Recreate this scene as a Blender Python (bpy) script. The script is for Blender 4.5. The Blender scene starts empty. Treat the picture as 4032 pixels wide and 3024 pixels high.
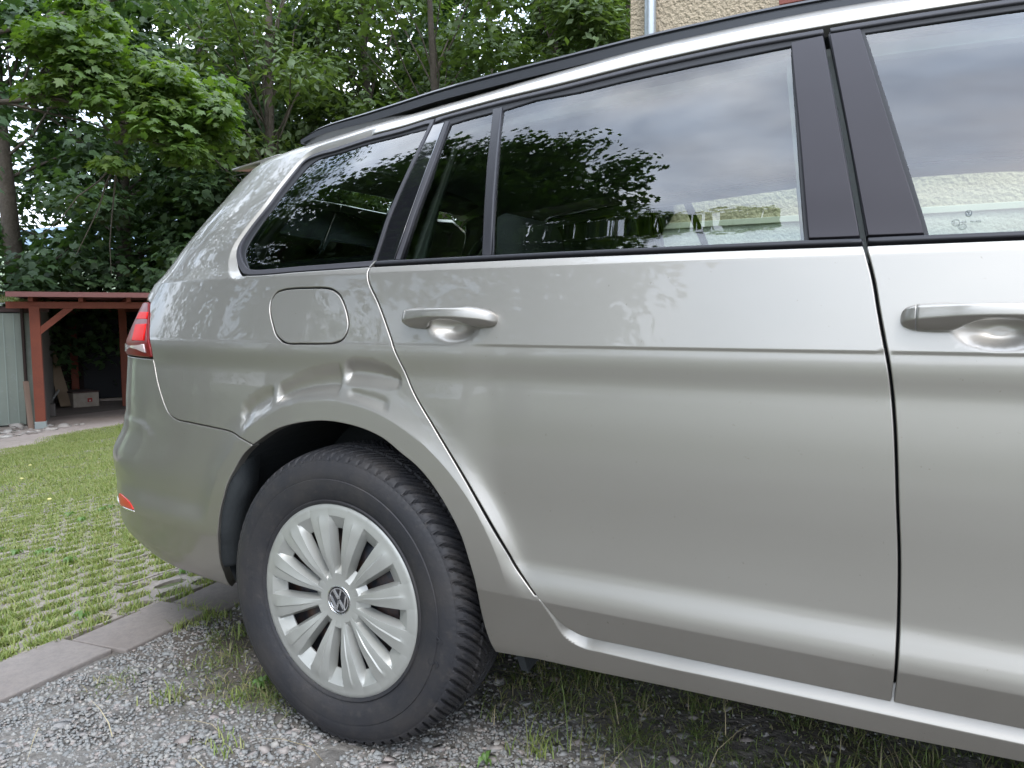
import bpy, bmesh, math, random
import numpy as np
from mathutils import Vector, Matrix, Euler
from mathutils.geometry import delaunay_2d_cdt
random.seed(7); RNG = np.random.default_rng(11)
SC = bpy.context.scene
# ------------------------------------------------------------------ camera
cam = bpy.data.cameras.new('camera'); camo = bpy.data.objects.new('camera', cam)
SC.collection.objects.link(camo); SC.camera = camo
_yaw, _pitch, _roll = math.radians(28.83), math.radians(-5.05), math.radians(-.19)
_d = Vector((-math.sin(_yaw)*math.cos(_pitch), math.cos(_yaw)*math.cos(_pitch), math.sin(_pitch)))
_r = Vector((math.cos(_yaw), math.sin(_yaw), 0)); _u = _r.cross(_d)
_r2 = _r*math.cos(_roll)+_u*math.sin(_roll); _u2 = -_r*math.sin(_roll)+_u*math.cos(_roll)
_m = Matrix((_r2, _u2, -_d)).transposed().to_4x4(); _m.translation = (1.036, -1.129, .879)
camo.matrix_world = _m
cam.sensor_width = 36; cam.lens = 36*3028/4032; cam.clip_start = .02; cam.clip_end = 3000
# ------------------------------------------------------------------ world: bright broken overcast
SUN_EL, SUN_AZ = math.radians(52), math.radians(-38)          # azimuth measured from -Y towards +X
W = bpy.data.worlds.new('World'); SC.world = W; W.use_nodes = True
nt = W.node_tree; nt.nodes.clear()
def _n(t, **k):
    n = nt.nodes.new(t)
    for a, b in k.items(): setattr(n, a, b)
    return n
sky = _n('ShaderNodeTexSky', sky_type='NISHITA', sun_disc=False, sun_elevation=SUN_EL, sun_rotation=math.radians(142), dust_density=2.5)
tc = _n('ShaderNodeTexCoord'); mp = _n('ShaderNodeMapping'); mp.inputs['Scale'].default_value = (1, 1, 2.6)
nz = _n('ShaderNodeTexNoise'); nz.inputs['Scale'].default_value = 1.7; nz.inputs['Detail'].default_value = 6; nz.inputs['Roughness'].default_value = .55
rp = _n('ShaderNodeValToRGB'); rp.color_ramp.elements[0].position = .36; rp.color_ramp.elements[1].position = .62
rp.color_ramp.elements[0].color = (.30,.30,.30,1); rp.color_ramp.elements[1].color = (1,1,1,1)
skm = _n('ShaderNodeMixRGB', blend_type='MULTIPLY'); skm.inputs[0].default_value = 1; skm.inputs[2].default_value = (.15,.15,.15,1)
nz2 = _n('ShaderNodeTexNoise'); nz2.inputs['Scale'].default_value = 3.1; nz2.inputs['Detail'].default_value = 5
rp2 = _n('ShaderNodeValToRGB'); rp2.color_ramp.elements[0].position = .3; rp2.color_ramp.elements[1].position = .75
rp2.color_ramp.elements[0].color = (1.35,1.68,2.2,1); rp2.color_ramp.elements[1].color = (2.6,2.68,2.8,1)
mx = _n('ShaderNodeMixRGB'); bg = _n('ShaderNodeBackground'); out = _n('ShaderNodeOutputWorld')
L = nt.links.new
L(tc.outputs['Generated'], mp.inputs[0]); L(mp.outputs[0], nz.inputs['Vector']); L(mp.outputs[0], nz2.inputs['Vector'])
L(nz.outputs[0], rp.inputs[0]); L(nz2.outputs[0], rp2.inputs[0]); L(sky.outputs[0], skm.inputs[1])
L(rp.outputs[0], mx.inputs[0]); L(skm.outputs[0], mx.inputs[1]); L(rp2.outputs[0], mx.inputs[2]); 
_sx = _n('ShaderNodeSeparateXYZ'); L(tc.outputs['Generated'], _sx.inputs[0]); _mr = _n('ShaderNodeMapRange'); _mr.inputs[1].default_value = 0; _mr.inputs[2].default_value = 1; _mr.inputs[3].default_value = .85; _mr.inputs[4].default_value = 1.75
L(_sx.outputs['Z'], _mr.inputs[0]); L(_mr.outputs[0], bg.inputs[1]); L(mx.outputs[0], bg.inputs[0]); L(bg.outputs[0], out.inputs[0])
sl = bpy.data.lights.new('sun', 'SUN'); sl.energy = .9; sl.angle = math.radians(14); sl.color = (1, .96, .9)
so = bpy.data.objects.new('sun', sl); SC.collection.objects.link(so)
_sd = Vector((-math.sin(SUN_AZ)*math.cos(SUN_EL)*-1*-1, -math.cos(SUN_AZ)*math.cos(SUN_EL), math.sin(SUN_EL)))
_sd = Vector((math.sin(math.radians(38))*math.cos(SUN_EL), -math.cos(math.radians(38))*math.cos(SUN_EL), math.sin(SUN_EL)))
so.rotation_euler = _sd.to_track_quat('Z', 'Y').to_euler()
SC.view_settings.view_transform = 'Standard'; SC.view_settings.look = 'None'
SC.view_settings.exposure = .62; SC.view_settings.gamma = 1; SC.view_settings.use_curve_mapping = False
SC.render.engine = 'CYCLES'
SC.cycles.max_bounces = 8; SC.cycles.transparent_max_bounces = 24; SC.cycles.diffuse_bounces = 3; SC.cycles.glossy_bounces = 4; SC.cycles.transmission_bounces = 6
SC.cycles.caustics_reflective = False; SC.cycles.caustics_refractive = False; SC.cycles.sample_clamp_indirect = 6
SC.cycles.use_denoising = True
try: SC.cycles.denoiser = 'OPENIMAGEDENOISE'
except Exception: pass

# ------------------------------------------------------------------ materials
MATS = {}
def mat(name, col=(.5,.5,.5), rough=.5, metal=0., coat=0., coat_r=.03, spec=.5, noise=None, bump=None, emit=None, alpha=None):
    """noise = list of (scale, amount, colour) layers in object space; bump = (scale, distance)"""
    if name in MATS: return MATS[name]
    m = bpy.data.materials.new(name); m.use_nodes = True; n = m.node_tree.nodes; l = m.node_tree.links.new
    p = n['Principled BSDF']; p.inputs['Base Color'].default_value = (*col, 1); p.inputs['Roughness'].default_value = rough
    p.inputs['Metallic'].default_value = metal; p.inputs['Coat Weight'].default_value = coat; p.inputs['Coat Roughness'].default_value = coat_r
    p.inputs['Specular IOR Level'].default_value = spec
    if noise or bump: t = n.new('ShaderNodeTexCoord')
    if noise:
        src = None
        for i, (sc, amt, c2, *r) in enumerate(noise):
            z = n.new('ShaderNodeTexNoise'); z.inputs['Scale'].default_value = sc; z.inputs['Detail'].default_value = 6; z.inputs['Roughness'].default_value = .6
            l(t.outputs['Object'], z.inputs['Vector'])
            q = n.new('ShaderNodeValToRGB'); lo, hi = r[0] if r else (.42, .62)
            q.color_ramp.elements[0].position = lo; q.color_ramp.elements[1].position = hi
            q.color_ramp.elements[0].color = (0,0,0,1); q.color_ramp.elements[1].color = (amt,amt,amt,1)
            l(z.outputs[0], q.inputs[0]); x = n.new('ShaderNodeMixRGB'); l(q.outputs[0], x.inputs[0])
            if src is None: x.inputs[1].default_value = (*col, 1)
            else: l(src, x.inputs[1])
            x.inputs[2].default_value = (*c2, 1); src = x.outputs[0]
        l(src, p.inputs['Base Color'])
    if bump:
        z = n.new('ShaderNodeTexNoise'); z.inputs['Scale'].default_value = bump[0]; z.inputs['Detail'].default_value = 5
        l(t.outputs['Object'], z.inputs['Vector']); b = n.new('ShaderNodeBump'); b.inputs['Distance'].default_value = bump[1]; b.inputs['Strength'].default_value = 1
        l(z.outputs[0], b.inputs['Height']); l(b.outputs[0], p.inputs['Normal'])
    MATS[name] = m; return m
def nodes_of(m): return m.node_tree.nodes, m.node_tree.links.new, m.node_tree.nodes['Principled BSDF']
def attr_ramp(m, cols, attr='shade', trans=0.):
    """colour from a per-face attribute; optional translucency for leaves"""
    n, l, p = nodes_of(m); a = n.new('ShaderNodeAttribute'); a.attribute_name = attr
    r = n.new('ShaderNodeValToRGB'); e = r.color_ramp.elements
    while len(e) < len(cols): e.new(.5)
    for i, c in enumerate(cols): e[i].position = i/(len(cols)-1); e[i].color = (*c, 1)
    l(a.outputs['Fac'], r.inputs[0]); l(r.outputs[0], p.inputs['Base Color'])
    if trans:
        t = n.new('ShaderNodeBsdfTranslucent'); g = n.new('ShaderNodeMixRGB'); g.blend_type = 'MULTIPLY'; g.inputs[0].default_value = 1
        g.inputs[2].default_value = (1.5, 1.6, .55, 1); l(r.outputs[0], g.inputs[1]); l(g.outputs[0], t.inputs[0])
        mx = n.new('ShaderNodeMixShader'); mx.inputs[0].default_value = trans; l(p.outputs[0], mx.inputs[1]); l(t.outputs[0], mx.inputs[2])
        l(mx.outputs[0], n['Material Output'].inputs[0])
    return m

# silver metallic paint with flakes, light dust and a clear coat
PAINT = mat('silver_paint', (.355,.335,.304), rough=.47, metal=.86, coat=.75, coat_r=.02)
n, l, p = nodes_of(PAINT); t = n.new('ShaderNodeTexCoord')
v = n.new('ShaderNodeTexNoise'); v.inputs['Scale'].default_value = 900; v.inputs['Detail'].default_value = 1; l(t.outputs['Object'], v.inputs['Vector'])
b = n.new('ShaderNodeBump'); b.inputs['Strength'].default_value = .10; b.inputs['Distance'].default_value = .0006; l(v.outputs[0], b.inputs['Height']); l(b.outputs[0], p.inputs['Normal'])
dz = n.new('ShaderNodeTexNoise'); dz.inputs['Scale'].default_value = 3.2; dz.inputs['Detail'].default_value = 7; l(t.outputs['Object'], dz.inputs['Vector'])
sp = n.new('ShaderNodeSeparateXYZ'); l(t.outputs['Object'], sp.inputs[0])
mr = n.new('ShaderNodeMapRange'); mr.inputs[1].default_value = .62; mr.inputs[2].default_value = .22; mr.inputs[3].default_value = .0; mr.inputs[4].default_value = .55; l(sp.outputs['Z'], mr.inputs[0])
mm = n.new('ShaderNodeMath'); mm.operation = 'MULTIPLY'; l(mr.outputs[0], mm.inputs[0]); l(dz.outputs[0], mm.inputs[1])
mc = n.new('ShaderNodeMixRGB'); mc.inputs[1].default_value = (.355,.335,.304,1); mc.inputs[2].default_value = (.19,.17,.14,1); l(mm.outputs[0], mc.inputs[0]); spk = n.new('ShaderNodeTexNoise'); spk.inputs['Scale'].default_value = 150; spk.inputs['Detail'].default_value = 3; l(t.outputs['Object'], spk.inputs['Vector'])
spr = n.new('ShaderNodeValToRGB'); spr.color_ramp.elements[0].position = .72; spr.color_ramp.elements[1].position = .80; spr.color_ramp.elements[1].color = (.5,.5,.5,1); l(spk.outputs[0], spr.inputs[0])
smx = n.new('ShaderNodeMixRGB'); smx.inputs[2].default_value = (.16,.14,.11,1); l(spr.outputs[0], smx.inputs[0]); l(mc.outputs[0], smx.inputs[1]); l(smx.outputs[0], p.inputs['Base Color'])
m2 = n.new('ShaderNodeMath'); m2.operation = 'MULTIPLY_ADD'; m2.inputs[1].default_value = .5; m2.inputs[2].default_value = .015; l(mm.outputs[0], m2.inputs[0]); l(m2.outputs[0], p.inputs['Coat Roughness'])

CAPM = mat('wheel_cover_silver', (.37,.37,.345), rough=.44, metal=.5, coat=.15, coat_r=.2, noise=[(14,.25,(.40,.39,.36))])
TRIM = mat('satin_black_trim', (.022,.022,.026), rough=.42, spec=.28)
TRIMG = mat('grey_rubber_trim', (.040,.039,.044), rough=.5, spec=.25)
SEAL = mat('window_rubber_seal', (.012,.013,.016), rough=.7)
PLATE = mat('pillar_satin_film', (.024,.0215,.026), rough=.40, spec=.22, noise=[(2.5,.5,(.030,.027,.033))])
GLOSS = mat('piano_black', (.008,.008,.01), rough=.05, coat=1)
PLASTIC = mat('black_liner_plastic', (.016,.019,.021), rough=.75, bump=(60,.002))
CHROME = mat('chrome', (.82,.82,.82), rough=.08, metal=1)
HEAD = mat('headliner', (.46,.47,.45), rough=.9)
INNER = mat('interior_grey_plastic', (.28,.30,.28), rough=.7)
CLOTH = mat('seat_cloth', (.05,.053,.058), rough=.95, bump=(300,.001))
REDL = mat('red_lens', (.14,.002,.003), rough=.3, spec=.25, coat=.1)
REDB = mat('bright_red_reflector', (.62,.004,.003), rough=.45, spec=.2, coat=.05)
WHTL = mat('clear_lens', (.62,.50,.50), rough=.1, coat=1)
STEEL = mat('rusty_steel_wheel', (.035,.04,.05), rough=.55, metal=.3, noise=[(22,.8,(.11,.06,.04))])
def glass(name, tint, ior=1.95, rough=.0):
    m = bpy.data.materials.new(name); m.use_nodes = True; n = m.node_tree.nodes; l = m.node_tree.links.new; n.clear()
    o = n.new('ShaderNodeOutputMaterial'); tr = n.new('ShaderNodeBsdfTransparent'); tr.inputs[0].default_value = (*tint, 1)
    g = n.new('ShaderNodeBsdfGlossy'); g.inputs['Roughness'].default_value = rough; f = n.new('ShaderNodeFresnel'); f.inputs[0].default_value = ior
    m_ = n.new('ShaderNodeMixShader'); l(f.outputs[0], m_.inputs[0]); l(tr.outputs[0], m_.inputs[1]); l(g.outputs[0], m_.inputs[2]); l(m_.outputs[0], o.inputs[0])
    MATS[name] = m; return m
GLASS = glass('tinted_green_glass', (.77,.86,.79)); GLASSQ = glass('tinted_rear_glass', (.66,.78,.72), 1.95)

# ------------------------------------------------------------------ mesh helpers
def link(name, me, parent=None, loc=None, rot=None):
    o = bpy.data.objects.new(name, me); SC.collection.objects.link(o)
    if parent is not None: o.parent = parent
    if loc is not None: o.location = loc
    if rot is not None: o.rotation_euler = rot
    return o
def info(o, label=None, cat=None, group=None, kind=None):
    if label: o['label'] = label
    if cat: o['category'] = cat
    if group: o['group'] = group
    if kind: o['kind'] = kind
    return o
def empty(name, loc=(0,0,0), rz=0, **k):
    o = bpy.data.objects.new(name, None); SC.collection.objects.link(o); o.location = loc; o.rotation_euler = (0,0,rz); o.empty_display_size = .1
    return info(o, **k)
def raw(name, V, F, mats, parent=None, smooth=False, normals=None, shade=None, fm=None, loc=None, rot=None):
    """V (n,3); F = (m,k) array or list of faces"""
    me = bpy.data.meshes.new(name); V = np.asarray(V, np.float32)
    if isinstance(F, np.ndarray) and F.ndim == 2:
        k = F.shape[1]; m = len(F); me.vertices.add(len(V)); me.vertices.foreach_set('co', V.ravel())
        me.loops.add(m*k); me.loops.foreach_set('vertex_index', F.astype(np.int32).ravel())
        me.polygons.add(m); me.polygons.foreach_set('loop_start', np.arange(0, m*k, k, dtype=np.int32)); me.polygons.foreach_set('loop_total', np.full(m, k, np.int32))
    else:
        me.from_pydata([tuple(v) for v in V], [], [tuple(int(i) for i in f) for f in F])
    for q in (mats if isinstance(mats, (list, tuple)) else [mats]): me.materials.append(q)
    if fm is not None: me.polygons.foreach_set('material_index', np.asarray(fm, np.int32))
    me.update(calc_edges=True); me.validate()
    if smooth: me.polygons.foreach_set('use_smooth', np.ones(len(me.polygons), bool))
    if shade is not None:
        a = me.attributes.new('shade', 'FLOAT', 'FACE'); a.data.foreach_set('value', np.asarray(shade, np.float32))
    if normals is not None: me.normals_split_custom_set_from_vertices([tuple(map(float, q)) for q in normals])
    return link(name, me, parent, loc, rot)
class MB:
    def __init__(s): s.v = []; s.f = []
    def add(s, V, F):
        o = len(s.v); s.v += [tuple(map(float, q)) for q in V]; s.f += [tuple(o+i for i in f) for f in F]; return s
    def box(s, lo, hi, M=None):
        V = [(x,y,z) for x in (lo[0],hi[0]) for y in (lo[1],hi[1]) for z in (lo[2],hi[2])]
        if M is not None: V = [tuple(M @ Vector(v)) for v in V]
        return s.add(V, [(0,1,3,2),(4,6,7,5),(0,4,5,1),(2,3,7,6),(0,2,6,4),(1,5,7,3)])
    def bar(s, a, b, w, h):
        a = Vector(a); b = Vector(b); d = (b-a); ln = d.length; M = Matrix.Translation(a) @ d.to_track_quat('X', 'Z').to_matrix().to_4x4()
        return s.box((0,-w/2,-h/2), (ln,w/2,h/2), M)
    def tube(s, pts, rad, k=8, cap=True):
        pts = [Vector(q) for q in pts]; rad = rad if isinstance(rad, (list,tuple)) else [rad]*len(pts); V = []; up = None
        for i, q in enumerate(pts):
            d = (pts[min(i+1,len(pts)-1)]-pts[max(i-1,0)]).normalized()
            if up is None: up = d.orthogonal().normalized()
            up = (up-d*up.dot(d)).normalized(); sd = d.cross(up)
            V += [q+(up*math.cos(2*math.pi*j/k)+sd*math.sin(2*math.pi*j/k))*rad[i] for j in range(k)]
        F = [(i*k+j, i*k+(j+1)%k, (i+1)*k+(j+1)%k, (i+1)*k+j) for i in range(len(pts)-1) for j in range(k)]
        if cap: F += [tuple(range(k))[::-1], tuple(range((len(pts)-1)*k, len(pts)*k))]
        return s.add(V, F)
    def prism(s, poly, M, h):
        n = len(poly); V = [tuple(M @ Vector((x,y,0))) for x,y in poly]+[tuple(M @ Vector((x,y,h))) for x,y in poly]
        return s.add(V, [tuple(range(n))[::-1], tuple(range(n,2*n))]+[(i,(i+1)%n,n+(i+1)%n,n+i) for i in range(n)])
    def build(s, name, m, parent=None, smooth=False, bevel=0, sub=0, **k):
        o = raw(name, s.v, s.f, m, parent, smooth=smooth, **k)
        bm = bmesh.new(); bm.from_mesh(o.data); bmesh.ops.recalc_face_normals(bm, faces=bm.faces); bm.to_mesh(o.data); bm.free()
        if bevel:
            q = o.modifiers.new('bevel', 'BEVEL'); q.width = bevel; q.segments = 2; q.limit_method = 'ANGLE'; q.harden_normals = False
        if sub:
            q = o.modifiers.new('sub', 'SUBSURF'); q.levels = sub; q.render_levels = sub
        return o
# ------------------------------------------------------------------ body surface
def _herm(xs, ys):
    xs=np.array(xs,float); ys=np.array(ys,float); h=np.diff(xs); dl=np.diff(ys)/h
    m=np.zeros(len(xs)); m[0]=dl[0]; m[-1]=dl[-1]
    for i in range(1,len(xs)-1):
        if dl[i-1]*dl[i]>0: m[i]=2/(1/dl[i-1]+1/dl[i])
    def fn(x):
        x=np.asarray(x,float); i=np.clip(np.searchsorted(xs,x)-1,0,len(xs)-2)
        hh=xs[i+1]-xs[i]; t=(x-xs[i])/hh
        lo=t<0; hi=t>1; tc=np.clip(t,0,1)
        v=(ys[i]*(1+2*tc)*(1-tc)**2+m[i]*hh*tc*(1-tc)**2+ys[i+1]*tc*tc*(3-2*tc)-m[i+1]*hh*tc*tc*(1-tc))
        return v+np.where(lo,(x-xs[0])*m[0],0)+np.where(hi,(x-xs[-1])*m[-1],0)
    return fn
SEC_L=_herm([.10,.20,.262,.30,.335,.392],[.19,.12,.056,.042,.0315,.0132])
SEC_B=_herm([.392,.42,.45,.475,.495,.52,.55,.60,.65,.70,.75,.79,.826],[.0132,.0137,.0142,.0146,.0147,.0143,.0131,.0100,.0074,.0063,.0076,.0106,.0148])
SEC_N=_herm([.392,.42,.45,.475,.52,.60,.70,.75,.79,.826],[.0132,.0100,.0075,.0055,.003,.001,.0022,.0045,.0078,.0118])
SEC_U=_herm([.8305,.86,.90,.94,.962],[.0133,.0182,.0247,.0313,.0350])
SEC_T=_herm([.962,.976,.984,1.06,1.14,1.22,1.29,1.338,1.354,1.368,1.384,1.398,1.408,1.416,1.42],[.035,.045,.051,.086,.127,.173,.218,.252,.266,.282,.308,.345,.39,.46,.58])
ROOF=_herm([-1.3,-1.0,-.8,-.6,-.4,-.25,-.1,0.,.15,.35,.6,.85,1.13,1.6,2.0,2.4,2.6],[.53,.63,.70,.755,.79,.817,.852,.87,.905,.955,1.005,1.022,1.0,.92,.66,.23,.02])
def smooth(t): t=np.clip(t,0,1); return t*t*(3-2*t)
XC=.25; NN=4.2; WH=(0.,.308)
_ph=np.linspace(0,np.pi/2,20001); _xi=np.sin(_ph)**(2/NN); _et=np.cos(_ph)**(2/NN)
_sl=np.concatenate([[0],np.cumsum(np.hypot(np.diff(_xi)*1.4,np.diff(_et)*.9))]); LL=_sl[-1]; _sl=_sl/LL
EZ=[.10,.20,.262,.32,.40,.50,.60,.68,.70,.80,.90,1.0,1.1,1.2,1.3,1.4]
EV=[.90,1.036,1.1,1.12,1.15,1.15,1.12,1.12,1.11,1.10,1.04,.95,.86,.76,.68,.7]
def set_E(ev):
    global EV,_EF; EV=list(ev); _EF=_herm(EZ,EV)
set_E(EV)
def feat(x,z):
    """offset of the pressed skin (+ = inwards, metres): arch flare and dents"""
    rho=np.hypot(x-WH[0],z-WH[1]); 
    o=.010*(1-(1-np.clip((rho-.408)/.060,0,1))**2)
    up=smooth((z-.40)/.06)*(1-smooth((z-.76)/.06))
    o=o*up
    lip=.006*smooth((.368-rho)/.012)
    return o
def dent(x,z):
    """the crumple over the arch: facets that fall inwards from a crisp upper edge and come back at the arch line"""
    def patch(xs,zt,zb,D,pk,e=.010):
        top=np.interp(x,xs,zt); bot=np.interp(x,xs,zb); t=np.clip((top-z)/np.maximum(top-bot,.01),0,1)
        tri=np.where(t<pk,t/pk,(1-t)/(1-pk)); tri=tri-.12*np.sin(np.pi*2*tri)*.5
        return D*tri*smooth((x-xs[0])/e)*smooth((xs[-1]-x)/e)
    o=patch([-.150,-.10,-.055,-.01,.027],[.742,.765,.780,.788,.793],[.697,.712,.720,.724,.725],.0125,.66)
    o=o+patch([.031,.06,.10,.14,.172],[.793,.803,.802,.790,.770],[.748,.744,.742,.740,.742],.0110,.5,.014)
    o=o+patch([-.262,-.22,-.19,-.158],[.695,.722,.735,.742],[.625,.655,.668,.690],.0085,.45,.013)
    o=o+patch([.04,.07,.11,.15],[.745,.743,.738,.728],[.722,.716,.706,.695],.0035,.5,.02)
    return o
def inset(x,z):
    x,z=np.broadcast_arrays(np.asarray(x,float),np.asarray(z,float))
    # upper part follows the falling roof line
    R=ROOF(x); zt=np.where(z>.984,.984+(z-.984)/R,z)
    rho=np.hypot(x-WH[0],z-WH[1])
    wb=smooth((rho-.405)/.045)*smooth((x-.28)/.1)            # lower door hollow only ahead of the arch
    mid=SEC_N(z)*(1-wb)+SEC_B(z)*wb
    # the tornado crease fades towards the rear quarter
    a=np.where(z<.392,SEC_L(z),np.where(z<.826,mid,np.where(z<.8305,mid+(SEC_U(.8305)-mid)*(z-.826)/.0045,np.where(z<.962,SEC_U(z),SEC_T(zt)))))
    a=a+feat(x,z)+dent(x,z)
    return a+.010*(x-.75)**2*(x<3)
XF=2.2; LF=1.95
def S(U,z):
    U,z=np.broadcast_arrays(np.asarray(U,float),np.asarray(z,float))
    s=np.clip((XC-U)/LL,0,1); xi=np.interp(s,_sl,_xi); et=np.interp(s,_sl,_et)
    A=XC+_EF(z); x=np.where(U>=XC,U,XC-A*xi)
    sf=np.clip((U-XF)/LF,0,1); fi=np.interp(sf,_sl,_xi); fe=np.interp(sf,_sl,_et)
    x=np.where(U>XF,XF+(1.27-.25*np.abs(z-.5))*fi,x)
    a=inset(np.maximum(x,-1.2),z)
    y=.9-(.9-a)*et*fe
    return np.stack([x,y,z],-1)
def N(U,z,e=.0012):
    du=S(U+e,z)-S(U-e,z); dz=S(U,z+e)-S(U,z-e)
    n=np.cross(du,dz); return n/np.maximum(np.linalg.norm(n,axis=-1,keepdims=True),1e-12)
REAR_EXTENT = [0.9, 0.855, 1.0568, 1.1399, 1.1218, 1.1396, 1.0665, 1.0587, 1.0549, 1.0416, 0.9805, 0.8939, 0.8379, 0.7762, 0.7391, 0.7]
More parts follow.
